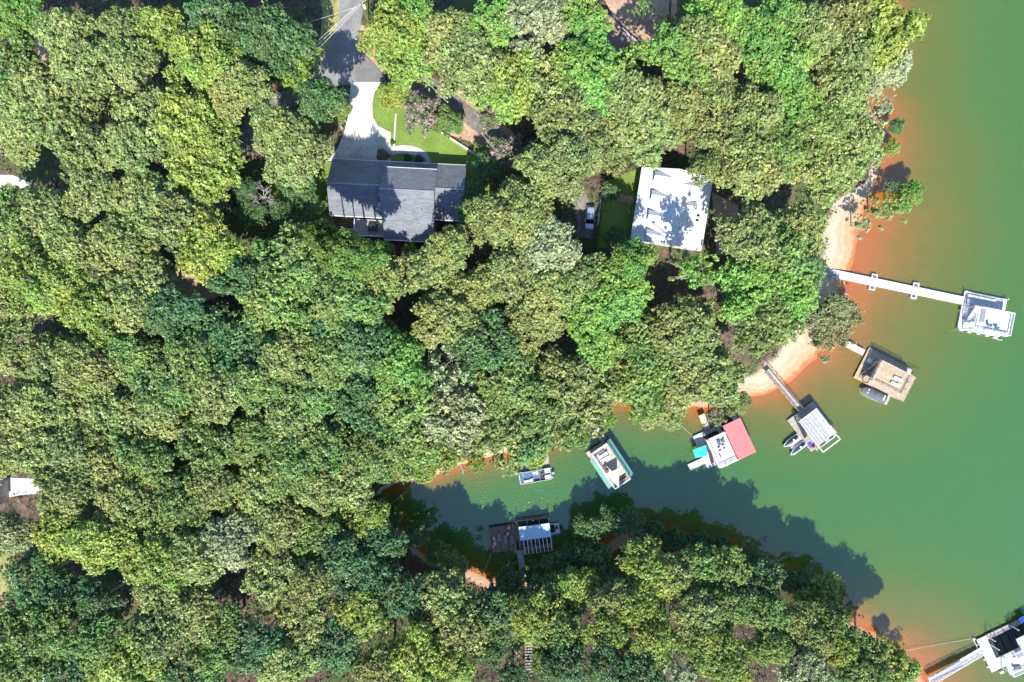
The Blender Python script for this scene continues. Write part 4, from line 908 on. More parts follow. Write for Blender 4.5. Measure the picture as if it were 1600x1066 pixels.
# ---------------------------------------------------------------- foliage
def leaf_mat(name, flower=None, dead=False):
    m = bpy.data.materials.new(name); m.use_nodes = True; t = m.node_tree
    t.nodes.remove(t.nodes['Principled BSDF']); out = t.nodes['Material Output']
    oi = t.nodes.new('ShaderNodeObjectInfo'); a = t.nodes.new('ShaderNodeAttribute'); a.attribute_name = 'tint'
    hs = t.nodes.new('ShaderNodeHueSaturation'); t.links.new(oi.outputs['Color'], hs.inputs['Color'])
    b2 = t.nodes.new('ShaderNodeAttribute'); b2.attribute_name = 'hue'
    t.links.new(ramp(t, b2.outputs['Fac'], [(0, .480), (1, .530)]), hs.inputs['Hue'])
    vv = N(t, 'ShaderNodeMath', operation='MULTIPLY_ADD'); t.links.new(a.outputs['Fac'], vv.inputs[0]); vv.inputs[1].default_value = 1.35; vv.inputs[2].default_value = .36
    t.links.new(vv.outputs[0], hs.inputs['Value'])
    c = hs.outputs[0]
    if flower:
        c = mixc(t, c, flower, ramp(t, b2.outputs['Fac'], [(.55, 0.0), (.62, .9)]))
    d = t.nodes.new('ShaderNodeBsdfDiffuse'); t.links.new(c, d.inputs[0])
    tr = t.nodes.new('ShaderNodeBsdfTranslucent'); t.links.new(mixc(t, c, (1.0,1.0,.45), 1.0, 'MULTIPLY'), tr.inputs[0])
    g = t.nodes.new('ShaderNodeBsdfGlossy'); g.inputs['Roughness'].default_value = .5; g.inputs[0].default_value = (1,1,1,1)
    m1 = t.nodes.new('ShaderNodeMixShader'); m1.inputs[0].default_value = .27; t.links.new(d.outputs[0], m1.inputs[1]); t.links.new(tr.outputs[0], m1.inputs[2])
    m2 = t.nodes.new('ShaderNodeMixShader'); m2.inputs[0].default_value = .04; t.links.new(m1.outputs[0], m2.inputs[1]); t.links.new(g.outputs[0], m2.inputs[2])
    t.links.new(m2.outputs[0], out.inputs[0]); return m
M['leaf'] = leaf_mat('leaves'); M['myrtle'] = leaf_mat('flowering_leaves', (.46,.29,.31))
def leaves_mesh(name, C, Nn, S, tint, hue, m):
    """one bent quad per leaf spray, centres C, normals Nn, sizes S"""
    n = len(C); r = np.random.default_rng(n)
    ref = r.normal(size=(n,3)); T = np.cross(Nn, ref); T /= np.linalg.norm(T,axis=1)[:,None]+1e-9; B_ = np.cross(Nn, T)
    asp = r.uniform(.45,.85,(n,1)); S = S[:,None]
    k = [(-1,-.35),(-.1,-1),(1,.1),(.25,1)]
    V = np.stack([C + T*S*a*(1+r.uniform(-.25,.25,(n,1))) + B_*S*asp*b_ + Nn*S*r.uniform(-.3,.3,(n,1)) for a, b_ in k], 1)
    me = bpy.data.meshes.new(name); me.vertices.add(n*4); me.vertices.foreach_set('co', V.astype(np.float32).ravel())
    me.loops.add(n*4); me.loops.foreach_set('vertex_index', np.arange(n*4, dtype=np.int32))
    me.polygons.add(n); me.polygons.foreach_set('loop_start', (np.arange(n)*4).astype(np.int32)); me.polygons.foreach_set('loop_total', np.full(n,4,np.int32))
    me.update(calc_edges=True)
    for kk, A in (('tint', tint), ('hue', hue)):
        a = me.attributes.new(kk, 'FLOAT', 'FACE'); a.data.foreach_set('value', np.clip(A,0,1).astype(np.float32))
    me.materials.append(m); return me
def unit(v): return v/(np.linalg.norm(v,axis=-1,keepdims=True)+1e-9)
def crown_proto(kind, seed):
    r = np.random.default_rng(seed)
    cfg = dict(oak=(145,.12,.23,112,.036), broad=(115,.14,.27,148,.035), fine=(200,.08,.16,82,.029), sparse=(46,.08,.15,54,.042), shrub=(40,.24,.36,70,.085), myrtle=(70,.14,.24,85,.055))[kind]
    nb, r0, r1, nl, ls = cfg
    ph = r.uniform(0,6.28,6); am = r.uniform(.05,.15,6)
    def env(az): return 1.0+sum(am[i]*np.sin((i+2)*az+ph[i]) for i in range(6))
    az = r.uniform(0,2*math.pi,nb); el = np.arcsin(r.uniform(-.15,1.0,nb)); rad = r.uniform(.4,1.0,nb)**.5*.88
    if kind == 'sparse': rad = r.uniform(.3,1.0,nb)
    e = env(az)
    bc = np.stack([np.cos(az)*np.cos(el)*rad*e, np.sin(az)*np.cos(el)*rad*e, .36+.60*np.sin(el)*rad*r.uniform(.75,1.1,nb)],1)
    br = r.uniform(r0,r1,nb); bt = r.uniform(-.14,.14,nb); bh = .55*np.sin(bc[:,0]*2.3+ph[1])*np.cos(bc[:,1]*2.1+ph[2])+r.uniform(-.28,.28,nb)
    C, Nn, S, T, Hh = [], [], [], [], []
    for i in range(nb):
        n = int(nl*(br[i]/((r0+r1)/2))**2*r.uniform(.8,1.2))
        d = unit(r.normal(size=(n,3))); d[:,2] = np.where(d[:,2] < -.25, -d[:,2]*.6, d[:,2]); d = unit(d)
        nt_ = max(5, int(n/6.5)); td = unit(r.normal(size=(nt_,3))); td[:,2] = np.where(td[:,2] < -.2, -td[:,2]*.7, td[:,2]); td = unit(td)
        tq = r.uniform(.6,1.12,(nt_,1)); tt = r.normal(0,.19,nt_); w_ = r.integers(0,nt_,n); d = td[w_]
        C.append(bc[i]+(td*tq)[w_]*br[i]*np.array([1,1,.85])+r.normal(size=(n,3))*ls*.62); Nn.append(unit(d*.55+np.array([0,-.18,.75])+r.normal(size=(n,3))*.42))
        S.append(ls*r.uniform(.55,1.35,n)); T.append(.5+bt[i]+tt[w_]+r.normal(0,.15,n)); Hh.append(.5+bh[i]+r.normal(0,.12,n))
    if kind == 'myrtle':
        for i in range(nb):
            out = bc[i,2] > .3 and r.random() < .5
            Hh[i] = np.where(r.random(len(Hh[i])) < (.55 if out else .1), .9, .3); T[i] = np.where(Hh[i] > .6, .85, T[i])
    me = leaves_mesh(kind+'_crown', np.vstack(C), np.vstack(Nn), np.concatenate(S), np.concatenate(T), np.concatenate(Hh), M['myrtle' if kind == 'myrtle' else 'leaf'])
    # trunk and limbs in the same unit space
    mb = MB(); mb.cyl((0,0,-2.1),(0,0,-.1),.055,.045,8); mb.cyl((0,0,-.1),(.01,.01,.3),.045,.028,8)
    pick = r.choice(nb, min(nb, 22 if kind == 'sparse' else 13), replace=False)
    for i in pick:
        z0 = r.uniform(-.15,.28); a = Vector((0,0,z0)); b_ = Vector(bc[i]); mid = a.lerp(b_,.5)+Vector((r.uniform(-.05,.05),r.uniform(-.05,.05),.06))
        mb.cyl(a, mid, .022, .014, 5); mb.cyl(mid, b_*1.03, .014, .006, 5); mb.cyl(b_*1.0, b_*1.0+Vector(tuple(unit(bc[i]-np.array([0,0,.2]))*br[i]*.95)), .006, .003, 4)
        for _ in range(2):
            e2_ = mid+Vector(tuple(r.normal(size=3)*.14)); mb.cyl(mid, e2_, .008, .003, 4)
    tm = bpy.data.meshes.new(kind+'_trunk'); tm.from_pydata(mb.v, [], mb.f); tm.update(); tm.materials.append(M['trunk'])
    return me, tm
PROTO = {k: [crown_proto(k, 100*i+7+j) for j in range(n)] for i, (k, n) in enumerate((('oak',5),('broad',4),('fine',3),('sparse',2),('shrub',3),('myrtle',2)))}
# leaf colour, crown shapes, words
TY = {'O': ((.255,.305,.086), ('oak',), 'olive-green'), 'G': ((.180,.272,.060), ('broad','oak'), 'mid-green'), 'Y': ((.265,.335,.055), ('broad','oak'), 'yellow-green'),
      'B': ((.200,.345,.058), ('fine','broad'), 'bright green'), 'D': ((.100,.195,.058), ('broad','fine'), 'dark green'), 'S': ((.300,.335,.165), ('oak','sparse'), 'silvery grey-green'),
      'N': ((.26,.28,.11), ('sparse','oak'), 'brownish olive')}
LIT = []   # places that stay sunlit in the photo: ground points (x, y, z)
def lit(poly, z=0.0, n=4):
    for i in range(len(poly)):
        for k in range(n):
            a, b_ = poly[i], poly[(i+1) % len(poly)]; s = k/n
            for f in (1.0, .55, .15):
                cxm = sum(q[0] for q in poly)/len(poly); cym = sum(q[1] for q in poly)/len(poly)
                px, py = a[0]*(1-s)+b_[0]*s, a[1]*(1-s)+b_[1]*s; px, py = cxm+(px-cxm)*f, cym+(py-cym)*f
                if z: LIT.append((*W0(px, py, z), z))
                else: LIT.append(G(px, py))
lit([(606,262),(680,265),(678,360),(612,360)], 17)
lit([(552,132),(595,132),(585,180),(608,210),(606,228),(560,215)]); lit([(540,5),(562,5),(562,80),(595,120),(560,125),(520,85)])
lit([(640,205),(690,215),(735,235),(690,240),(640,230)])
lit([(1010,262),(1085,272),(1090,330),(1020,330)], 14)
lit([(1295,400),(1335,380),(1335,440),(1300,450)]); lit([(1240,560),(1270,545),(1240,590),(1215,600)])
lit([(930,320),(985,320),(975,360),(935,350)]) if False else None
trees = []; shrubs = []
def add_tree(px, py, rpx, ty, H=None, kind=None, free=False, force=True):
    base = 17.0 if H is None else H
    Ht = base*(random.uniform(.92,1.09) if H is None else 1.0)
    x = y = 0; zg = 6.0
    for _ in range(12):
        zc = zg + Ht*.72; x, y = W0(px, py, zc); zg = .5*zg + .5*max(hgt(x, y), 0)
    Rr = rpx*(CAMH-(zg+Ht*.72))/FPX
    if not free:
        for _ in range(9):
            if sdist(x, y) > .8 or Ht < 7: break
            Ht *= .92
            for _ in range(6):
                zc = zg + Ht*.72; x, y = W0(px, py, zc); zg = .5*zg + .5*max(hgt(x, y), 0)
            Rr = rpx*(CAMH-(zg+Ht*.72))/FPX
        for _ in range(8):
            bad = False
            for lx_, ly_, lz_ in LIT:
                if abs(lx_-x) < Rr*.85:
                    reach = y + Rr*.4 + max(0, zg + Ht*.92 - lz_)/TAN
                    if y - Rr*.3 < ly_ < reach: bad = True; break
            if not bad or Ht < 7.5: break
            Ht *= .88
            for _ in range(6):
                zc = zg + Ht*.72; x, y = W0(px, py, zc); zg = .5*zg + .5*max(hgt(x, y), 0)
            Rr = rpx*(CAMH-(zg+Ht*.72))/FPX
    Hc = .6*Ht
    T = dict(px=px, py=py, r=rpx, ty=ty, x=x, y=y, z=zg, H=Ht, R=Rr, kind=kind); trees.append(T); return T
S_ = """30,30,B;22,108,G;110,60,O;130,105,O;200,55,O;250,50,Y;333,28,D;385,55,D;315,92,Y;352,122,Y;432,62,D;455,92,B;415,105,G;378,146,O;434,205,O;470,225,O;455,252,O;198,150,O;235,190,O;95,185,O;45,205,O;
140,235,O;262,222,O;300,190,Y;335,225,Y;322,272,Y;288,245,G;150,300,O;75,330,O;230,315,O;270,345,O;200,385,O;110,385,O;15,345,G;330,388,Y;368,405,Y;55,435,Y;105,455,Y;150,485,Y;195,505,B;35,480,O;18,540,O;80,560,O;
145,565,O;220,560,G;300,565,G;262,605,G;350,555,G;350,615,O;250,645,O;140,640,O;65,640,O;60,700,O;115,705,O;235,720,G;330,695,G;205,785,O;100,830,Y;165,845,Y;250,870,Y;325,815,G;355,850,S;395,825,S;55,900,D;100,925,D;
150,935,D;40,960,G;95,985,G;255,930,O;305,955,O;345,985,G;215,1040,Y;275,1050,D;335,1030,G;400,1005,D;450,1035,O;485,905,O;430,900,O;480,965,O;535,870,D;560,905,D;585,845,D;570,950,Y;620,925,D;655,965,D;695,938,O;
722,985,O;650,1035,Y;600,1040,O;530,1005,D;700,1045,Y;765,960,D;450,420,G;500,400,G;430,480,G;500,460,O;600,445,O;520,560,G;480,600,G;560,620,D;600,600,D;550,535,D;590,560,D;625,565,B;600,655,G;440,645,O;
400,600,G;385,545,D;330,515,D;680,425,O;765,345,O;810,335,O;805,420,O;750,450,O;700,500,O;850,385,S;862,460,O;830,505,O;905,440,O;955,395,B;1010,440,B;930,485,B;930,530,B;965,450,B;1110,455,B;1035,485,O;
1000,530,G;1055,530,G;1105,500,G;1150,480,G;1175,440,B;1100,560,O;1180,525,O;885,580,O;850,620,G;800,575,G;760,535,D;700,560,S;735,590,S;680,610,S;760,630,S;700,650,S;640,620,G;805,640,G;615,62,Y;645,95,B;650,40,B;
600,20,Y;705,60,O;725,105,O;760,40,B;805,52,B;835,28,S;880,60,B;905,95,B;920,120,B;785,110,G;740,140,G;795,140,Y;860,135,O;885,185,O;855,225,O;945,150,O;985,165,O;1005,205,O;930,235,O;975,245,O;1065,130,O;1100,80,O;
1120,35,B;1060,85,B;1180,60,B;1150,120,O;1225,40,B;1265,55,O;1212,105,B;1235,150,B;1180,180,O;1120,215,O;1165,262,O;1200,240,G;1262,205,G;1230,295,O;1205,340,O;1170,370,O;1300,100,O;1320,30,O;1060,180,O;1110,160,O;
835,962,Y;872,985,G;900,915,Y;935,885,D;875,930,D;1000,870,Y;1020,905,Y;960,935,O;1000,945,Y;1045,900,O;950,985,Y;1020,995,Y;1085,885,G;1130,895,G;1135,945,G;1090,960,O;1100,1005,Y;1135,1035,Y;1180,912,D;1195,955,G;
1200,1005,G;1260,1000,O;1240,965,O;1282,935,Y;1295,975,G;1305,1010,Y;1350,1020,G;1385,1045,Y;1335,1055,G;1255,1045,S;950,1040,D;880,1035,D;1000,1050,D;1065,1050,S;795,925,D;1365,15,O;1370,52,Y;1368,105,S;1332,60,O;
1335,110,O;1300,150,O;1330,215,O;1332,262,G;1310,300,G;1285,262,O;1262,312,G;1246,360,O;1222,402,G;1228,456,B;1198,492,G;1176,540,O;1148,578,G;1145,600,O;1120,625,O;1142,612,O;1080,595,O;1015,612,S;1022,645,O;
985,590,G;935,635,B;895,665,G;905,615,O;850,655,G;790,680,O;758,684,B;738,655,S;640,695,G;590,705,G;548,750,O;570,805,Y;500,700,G;450,720,G;500,760,O;520,650,G;450,560,O;400,680,G;
400,760,O;440,820,O;280,780,G;300,870,O;490,830,G;330,755,O;150,760,O;20,830,N;110,760,O;270,490,D;390,440,D;230,440,O;300,455,D;205,102,O;118,158,O;207,232,O;60,150,O;150,355,O;170,632,O;182,722,O;545,478,G;160,1000,G;30,1045,G;110,1055,D;15,1000,G;190,975,O;20,645,O;12,705,O;15,590,O;110,600,O;215,470,O;10,410,Y;255,1000,O;845,275,O;880,262,O;905,25,B;985,116,O;1022,98,O"""
special = [
 (556,396,28,'G',31,'broad'),(520,398,24,'G',30,'oak'),
 (1418,1042,16,'N',6,'sparse'),(1396,1022,16,'G',6,'oak'),
 (828,694,33,'Y',10,'broad'),(1098,266,26,'O',17,'oak'),(658,722,30,'Y',12,'broad'),(700,706,30,'Y',12,'oak'),
 (1082,426,37,'B',25,'sparse'),(984,408,33,'B',19,'broad'),(1002,14,20,'G',8,'sparse'),(1042,38,20,'G',9,'sparse'),(802,1058,24,'D',9,'oak'),(850,1024,22,'G',12,'oak'),(768,1012,26,'D',14,'broad'),(806,1000,14,'G',6,'broad'),
 (505,163,34,'D',20,'broad'),(530,176,20,'Y',8,'broad'),(538,400,34,'G',30,'broad'),(578,405,30,'G',27,'oak'),(505,372,24,'G',26,'broad'),(706,388,34,'O',19,'oak'),(735,340,24,'D',13,'oak'),(1335,498,16,'N',9,'sparse'),(1258,478,18,'N',8,'sparse'),(1310,480,24,'N',9,'oak'),(1285,505,28,'N',8,'oak'),(1310,530,18,'N',8,'sparse'),
 (914,824,20,'D',7,'oak'),(950,815,22,'D',8,'broad'),(985,812,22,'D',9,'oak'),(1020,828,18,'D',7,'oak'),(1058,842,18,'D',6,'broad'),(1092,848,18,'D',6,'oak'),(1130,858,20,'D',6,'broad'),(1168,872,20,'D',7,'oak'),(1190,885,18,'N',6,'oak'),(1255,905,20,'D',7,'oak'),(1275,925,18,'D',6,'broad'),(795,885,14,'D',6,'sparse'),(888,868,18,'D',7,'broad'),(748,838,8,'G',4,'sparse'),  # px,py,r px,type,H,kind : trees that stand out at edges and openings
 (615,148,24,'Y',5,'broad'),(657,176,31,'K',6,'myrtle'),(700,190,22,'G',6,'broad'),(763,186,19,'K',6,'myrtle'),(795,236,30,'K',7,'myrtle'),(750,235,10,'G',3,'shrub'),
 (1422,303,22,'B',7,'oak'),(1405,320,22,'B',8,'sparse'),(1378,325,26,'O',8,'sparse'),(1390,292,13,'D',6,'sparse'),(1348,348,20,'S',7,'sparse'),(1398,199,13,'D',6,'broad'),(1392,232,14,'Y',5,'broad'),(1378,165,22,'S',8,'sparse'),(1355,190,20,'S',7,'sparse'),
 (1064,404,24,'N',13,'sparse'),(1008,402,16,'O',11,'oak'),(1295,492,34,'N',9,'sparse'),(1318,508,22,'N',8,'sparse'),(1288,530,26,'N',8,'sparse'),(1262,494,22,'N',9,'sparse'),(1290,560,10,'N',5,'sparse'),
 (1060,622,22,'O',8,'oak'),(1040,632,22,'O',8,'sparse'),(1118,650,22,'N',7,'sparse'),(1152,630,20,'O',7,'oak'),(1000,650,14,'O',6,'oak'),
 (945,652,20,'B',6,'fine'),(900,680,22,'G',8,'broad'),(745,722,18,'Y',5,'fine'),(612,732,22,'Y',7,'broad'),
 (930,822,24,'D',9,'sparse'),(975,815,26,'D',10,'sparse'),(1000,832,18,'D',8,'sparse'),(1040,843,14,'D',5,'oak'),(1075,852,15,'D',6,'sparse'),(1110,866,18,'D',6,'oak'),(1150,878,18,'D',6,'sparse'),
 (1210,880,24,'D',9,'sparse'),(1225,905,20,'D',7,'oak'),(1325,948,18,'N',7,'sparse'),(1300,945,16,'D',6,'oak'),(860,880,24,'D',8,'sparse'),(835,895,18,'D',6,'broad'),(890,880,24,'D',8,'broad'),(608,812,20,'D',8,'broad'),(590,790,18,'D',8,'broad'),(685,862,20,'G',8,'broad'),(645,838,22,'D',9,'fine'),(668,815,13,'D',6,'sparse'),(706,880,24,'O',9,'oak'),
 (470,300,26,'D',8,'broad'),(440,330,22,'D',7,'broad'),(470,350,22,'D',7,'fine'),(386,300,20,'D',8,'broad'),(392,332,22,'D',8,'broad'),(490,325,18,'G',6,'fine'),
 (760,265,22,'D',7,'broad'),(740,300,20,'D',7,'fine'),(955,300,14,'D',4,'shrub'),(960,372,18,'D',6,'broad'),(555,385,16,'Y',7,'broad'),(640,388,12,'Y',3,'shrub'),(600,392,15,'Y',6,'broad'),
 (820,945,18,'Y',9,'sparse'),(795,950,16,'Y',9,'sparse'),(860,1060,20,'D',8,'fine'),(790,985,24,'D',9,'fine')]
OPENP = [[(525,0),(570,0),(575,40),(580,95),(603,125),(640,205),(700,215),(765,255),(735,285),(728,372),(510,345),(510,250),(535,240),(545,190),(535,135),(480,135),(500,90),(520,50)],
 [(1003,262),(1060,262),(1085,310),(1100,385),(988,374)],[(905,300),(1000,270),(990,380),(910,355)],[(935,12),(1040,40),(1030,80),(960,95),(925,55)],
 [(368,188),(396,186),(412,222),(380,250),(366,235)],[(318,320),(350,300),(352,350),(318,350)],[(1272,352),(1345,345),(1345,500),(1290,600),(1240,640),(1168,636),(1190,598),(1232,550),(1242,525),(1290,440),(1268,400)],
 [(262,428),(330,432),(340,465),(280,470)],[(0,740),(88,750),(85,775),(0,785)],[(0,278),(45,280),(30,300),(0,300)],[(0,868),(22,868),(18,970),(0,970)],[(62,45),(85,50),(80,100),(62,130)],
 [(285,130),(315,135),(325,170),(295,170)],[(690,125),(740,150),(800,215),(770,225),(720,170)],[(785,1000),(815,1000),(838,1045),(815,1066),(785,1066)],[(160,670),(190,675),(185,700),(162,698)],[(445,275),(500,275),(500,340),(445,340)]]
OA = [np.array(p, float) for p in OPENP]
def open_frac(px, py, r):
    a = np.linspace(0, 2*math.pi, 12, endpoint=False); X = np.concatenate([px+np.cos(a)*r*.97, px+np.cos(a)*r*.4, [px]]); Y = np.concatenate([py+np.sin(a)*r*.97, py+np.sin(a)*r*.4, [py]])
    ins = np.zeros(X.shape, bool)
    for p in OA: ins |= inside(X, Y, p)
    return ins.mean()
for s in special:
    add_tree(s[0], s[1], s[2], s[3], s[4], s[5], free=True)
for it in S_.replace('\n', '').split(';'):
    a, b_, ty = it.strip().split(','); px, py = float(a), float(b_)
    r0 = random.uniform(39, 52)
    while open_frac(px, py, r0) > .1 and r0 > 17: r0 *= .88
    dl = sdist(*W0(px, py, 14)); H = None
    if dl < 5 and py < 760: r0 = min(r0, 30); H = 11.0
    if py > 850 and px > 780: r0 *= .84; H = 16.8
    if dl >= -3: add_tree(px, py, r0, ty, H)
nseed = len(trees)
seedP = np.array([(T['px'], T['py']) for T in trees])
for rnd in range(90):
    if len(trees) >= 345: break
    cp = np.stack([rng.uniform(-45, 1420, 900), rng.uniform(-45, 1110, 900)], 1)
    q = np.array([(T['px'], T['py'], T['r']) for T in trees]); gap = (np.hypot(cp[:,None,0]-q[None,:,0], cp[:,None,1]-q[None,:,1]) - q[None,:,2]*.9).min(1)
    for i in np.argsort(-gap):
        px, py = cp[i]; r0 = float(np.clip(gap[i]*1.25+14, 24, 46))
        if gap[i] < 2: break
        if open_frac(px, py, r0) > .06 or sdist(*W0(px, py, 16)) < 4 or sdist(*W0(px, py, 8)) < 4: continue
        k = trees[int(np.argmin(np.hypot(seedP[:,0]-px, seedP[:,1]-py)))]['ty']
        add_tree(px, py, r0, 'O' if k == 'K' else k, 15.0); break
# keep the 296 that show largest from above; crowns hidden under others are left out
PX, PY = np.meshgrid(np.arange(-10, 1610, 3), np.arange(-10, 1076, 3), indexing='ij'); TOP = np.full(PX.shape, -1e9); WHO = np.full(PX.shape, -1)
for i, T in enumerate(trees):
    d2 = ((PX-T['px'])**2+(PY-T['py'])**2)/T['r']**2; h_ = T['z']+T['H']-T['H']*.45*d2; up_ = (d2 < 1) & (h_ > TOP); TOP[up_] = h_[up_]; WHO[up_] = i
vis = np.bincount(WHO[WHO >= 0], minlength=len(trees)).astype(float)
nsp = len(special); vis[:nsp] += 400
for i, T in enumerate(trees):
    if T['py'] > 850 and T['px'] > 780: vis[i] *= 1.9
    elif T['px'] < 520 and not (330 < T['px'] < 460 and T['py'] < 360): vis[i] *= .9
small_ = [i for i, T in enumerate(trees) if T['H'] <= 7.6 and T['ty'] != 'K']; vis[small_] = -1
keep = set(np.argsort(-vis)[:292].tolist()) | set(small_); cut = sorted(vis[i] for i in range(len(trees)) if i not in keep)
print('VIS dropped', len(cut), cut[-1:] , cut[len(cut)//2:len(cut)//2+1])
for i, T in enumerate(trees):
    if i in keep: continue
    near_ = sorted((math.hypot(T['px']-trees[j]['px'], T['py']-trees[j]['py']), j) for j in keep if j >= nsp)[:4]
    for d_, j in near_:
        Q = trees[j]
        if Q.get('g', 1) < 1.2 and open_frac(Q['px'], Q['py'], Q['r']*1.07) <= .1: Q['g'] = Q.get('g', 1)*1.07; Q['r'] *= 1.07; Q['R'] *= 1.07
        if abs(Q['px']-1200) < 90: continue
        Q['px'] += (T['px']-Q['px'])*.06; Q['py'] += (T['py']-Q['py'])*.06; Q['x'] += (T['x']-Q['x'])*.06; Q['y'] += (T['y']-Q['y'])*.06; Q['z'] = max(0, hgt(Q['x'], Q['y']))
trees = [T for i, T in enumerate(trees) if i in keep]
print('TREES', len(trees), 'seeds', nseed)

LM = [('white metal-roofed house',1050,325),('grey-roofed house',617,310),('white driveway',575,180),('top road',548,50),('parked car',921,341),('brown-roofed house',965,50),
 ('red-roofed dock',1130,690),('green-roofed dock',958,718),('tan dock',1385,585),('weathered grey dock',1270,665),('white walkway foot',1292,425),('small pier',838,725),('cove dock',815,830),
 ('dark cove head',640,770),('corner dock',1560,1010),('wooden steps',825,1020),('shaded lane at left',345,300),('white patch at left edge',20,290),('gravel driveway at left edge',60,758),('dirt gap left of centre',300,450),
 ('brown gap near the top left corner',72,80),('grass patch at lower left edge',10,895),('dirt clearing in the left wood',175,682),('centre of the photo',800,533),('lower left corner',60,1040),('centre of the left wood',330,620),('bottom edge below the cove',560,1010),('south bank wood',1080,960),('upper right wood',1180,140),('big white dock',1540,490)]
DIRS = ['right of','lower right of','below','lower left of','left of','upper left of','above','upper right of']
cnt = {}; ORD = ['nearest','second nearest','third nearest','fourth nearest','fifth nearest','sixth nearest','seventh nearest','eighth nearest','ninth nearest','tenth nearest']
for T in trees:
    ds = sorted((math.hypot(T['px']-l[1], T['py']-l[2]), l) for l in LM); T['d'], l = ds[0]
    T['lm'] = l[0]; T['dir'] = DIRS[int(((math.degrees(math.atan2(T['py']-l[2], T['px']-l[1]))+22.5) % 360)//45)]
    T['word'] = {'K': 'pink-flowering'}.get(T['ty']) or TY[T['ty']][2]
    T['noun'] = 'shrub' if T['H'] <= 7.6 and T['ty'] != 'K' else 'tree'
    kd = T['kind']; small = T['H'] < 11
    T['adj'] = ('small ' if small else '') + {'sparse': 'open-crowned ', 'fine': '', 'myrtle': ''}.get(kd or '', '')
for T in sorted(trees, key=lambda T: T['d']):
    key = (T['adj'], T['word'], T['noun'], T['dir'], T['lm']); n = cnt.get(key, 0); cnt[key] = n+1
    T['label'] = f"{ORD[min(n,9)]} {T['adj']}{T['word']} {T['noun']} {T['dir']} the {T['lm']}"
def put_tree(T):
    ty = T['ty']; jit = lambda c: tuple(max(.01, v*j) for v, j in zip(c, (random.uniform(.86,1.14),)*3))
    if ty == 'K': c0, kinds = (.10,.15,.05), ('myrtle',)
    else: c0, kinds, _ = TY[ty]
    kd = T['kind'] or (kinds[0] if random.random() < .7 else kinds[-1])
    me, tm = random.choice(PROTO[kd]); c = jit(c0); h = random.uniform(-.06,.06); c = (c[0]*(1+h), c[1], c[2]*(1-h))
    o = bpy.data.objects.new('flowering_tree' if ty == 'K' else T['noun'] if T['noun'] == 'shrub' else 'tree', None); col.objects.link(o); o.empty_display_size = .5
    o.location = (T['x'], T['y'], T['z']); o.rotation_euler = (0, 0, 0); Rr = T['R']; Hc = min(.6*T['H'], max(1.2*Rr, .36*T['H']))
    tag(o, T['label'], T['noun'], 'pink-flowering trees' if ty == 'K' else ('shrubs and saplings in the gardens and on the banks' if T['noun'] == 'shrub' else 'broadleaf trees of the lakeside wood'))
    rot = random.uniform(-.9,.9); sx_ = random.uniform(.92,1.1)
    for nm, d in (('crown', me), ('trunk', tm)):
        q = bpy.data.objects.new(nm, d); col.objects.link(q); q.parent = o; q.location = (0, 0, T['H']-Hc); q.scale = (Rr*sx_, Rr/sx_, Hc); q.rotation_euler = (0, 0, rot)
        if nm == 'crown': q.color = (*c, 1)
for T in trees: put_tree(T)

# small bushes of the front bed, each its own
for px, py, r0, lb in ((637,247,.75,'left round clipped bush in the bed below the front walk'),(655,249,.85,'right round clipped bush in the bed below the front walk'),(598,243,1.2,'pale leafy bush at the foot of the white driveway'),(613,222,.5,'tiny round bush at the driveway corner')):
    x, y, z = G(px, py, .5); me, tm = PROTO['shrub'][0]
    o = empty('bush', (x, y, hgt(x, y)), label=lb, cat='bush'); q = bpy.data.objects.new('foliage', me); col.objects.link(q); q.parent = o; q.scale = (r0, r0, r0*1.1); q.location = (0,0,.1); q.color = (.06,.12,.03,1) if 'pale' not in lb else (.2,.19,.08,1)

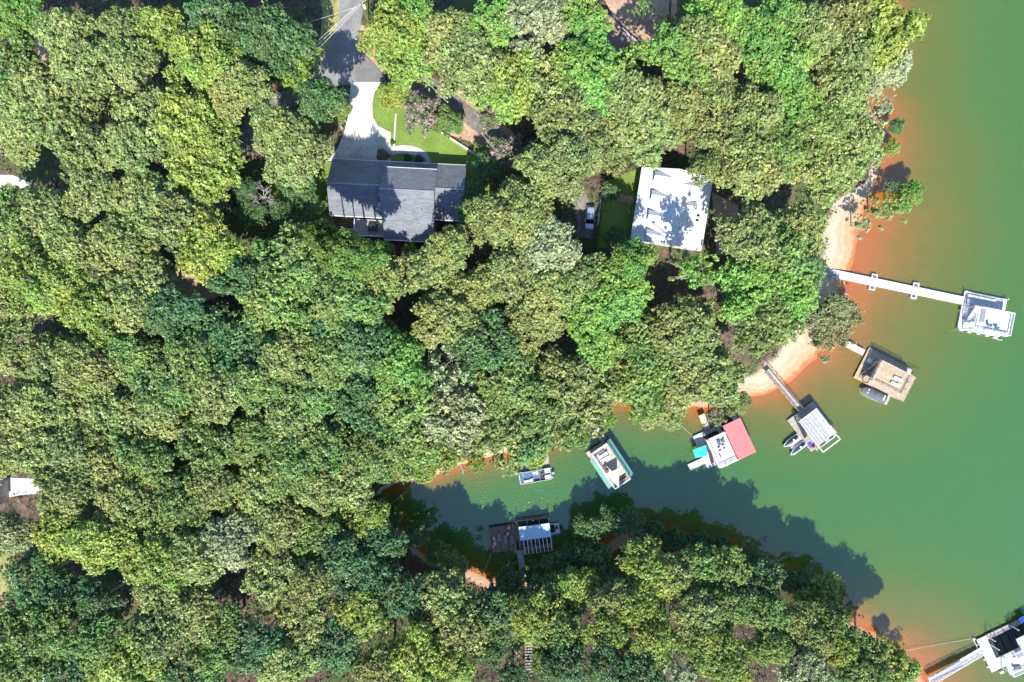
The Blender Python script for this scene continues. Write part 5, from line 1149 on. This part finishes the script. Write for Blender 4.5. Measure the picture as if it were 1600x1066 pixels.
# bare trees
def bare_tree(px, py, rpx, H, label, m, seed):
    r = random.Random(seed); zg = 8
    for _ in range(12): x, y = W0(px, py, zg+H*.8); zg = .5*zg+.5*max(hgt(x, y), 0)
    o = empty('bare_tree', (x, y, zg), label=label, cat='tree'); Rr = rpx*(CAMH-zg-H)/FPX
    mb = MB(); mb.cyl((0,0,-.3),(0,0,H*.5),.22,.14,8); mb.build('trunk', m, o); mb = MB()
    def grow(p, d, L, rad, k):
        q = p+d*L; mb.cyl(p, q, rad, rad*.6, 5)
        if k: 
            for _ in range(3): grow(q, (d+Vector((r.uniform(-.8,.8),r.uniform(-.8,.8),r.uniform(-.2,.5)))).normalized(), L*.68, rad*.6, k-1)
    for i in range(8):
        a = i*.785+r.uniform(-.2,.2); grow(Vector((0,0,H*.45)), Vector((math.cos(a),math.sin(a),r.uniform(.4,1.0))).normalized(), Rr*.42, .085, 4)
    mb.build('branches', m, o)
M['bare'] = plain('bare_grey_bark', (.46,.42,.38), .9, .12, 3)
bare_tree(400, 302, 26, 11.5, 'leafless grey tree between the shaded lane and the grey-roofed house', M['bare'], 3)
bare_tree(1063, 1040, 30, 19, 'tall dead leafless tree rising from the wood at the bottom edge', M['bare'], 5)

# low undergrowth over the forest floor: nobody could count it
n = 110000
X = rng.uniform(-118, 90, n); Y = rng.uniform(-80, 80, n)
I = np.clip(np.searchsorted(AX, X)-1, 0, len(AX)-2); J = np.clip(np.searchsorted(AY, Y)-1, 0, len(AY)-2)
ok = (SD[I,J] > BW[I,J]*.8+.6) & (vnoise(X+500, Y+500, 5, 11) > .25)
for p in OPENA: ok &= ~inside(X, Y, np.array(p))
for ob, w2, h2 in ((H1,14.5,10),(H2,8.5,9),(H3,9,7),(H4,4,4)):
    a = -ob.rotation_euler.z; dx, dy = X-ob.location.x, Y-ob.location.y; ok &= ~((abs(dx*math.cos(a)-dy*math.sin(a)) < w2) & (abs(dx*math.sin(a)+dy*math.cos(a)) < h2))
X, Y, I, J = X[ok], Y[ok], I[ok], J[ok]; u = (X-AX[I])/(AX[I+1]-AX[I]); v = (Y-AY[J])/(AY[J+1]-AY[J])
Z = (HZ[I,J]*(1-u)+HZ[I+1,J]*u)*(1-v)+(HZ[I,J+1]*(1-u)+HZ[I+1,J+1]*u)*v
nn = len(X); C = np.stack([X, Y, Z+rng.uniform(.05,1.1,nn)], 1); Nn = unit(np.array([0,0,.8])+rng.normal(size=(nn,3))*.45)
me = leaves_mesh('undergrowth', C, Nn, rng.uniform(.12,.34,nn), rng.normal(.5,.2,nn), rng.normal(.5,.2,nn), M['leaf'])
o = bpy.data.objects.new('undergrowth', me); col.objects.link(o); o.color = (.085,.13,.035,1); tag(o, 'low leafy undergrowth covering the forest floor between the trees', 'undergrowth', kind='stuff')
# grass blades of the lawns
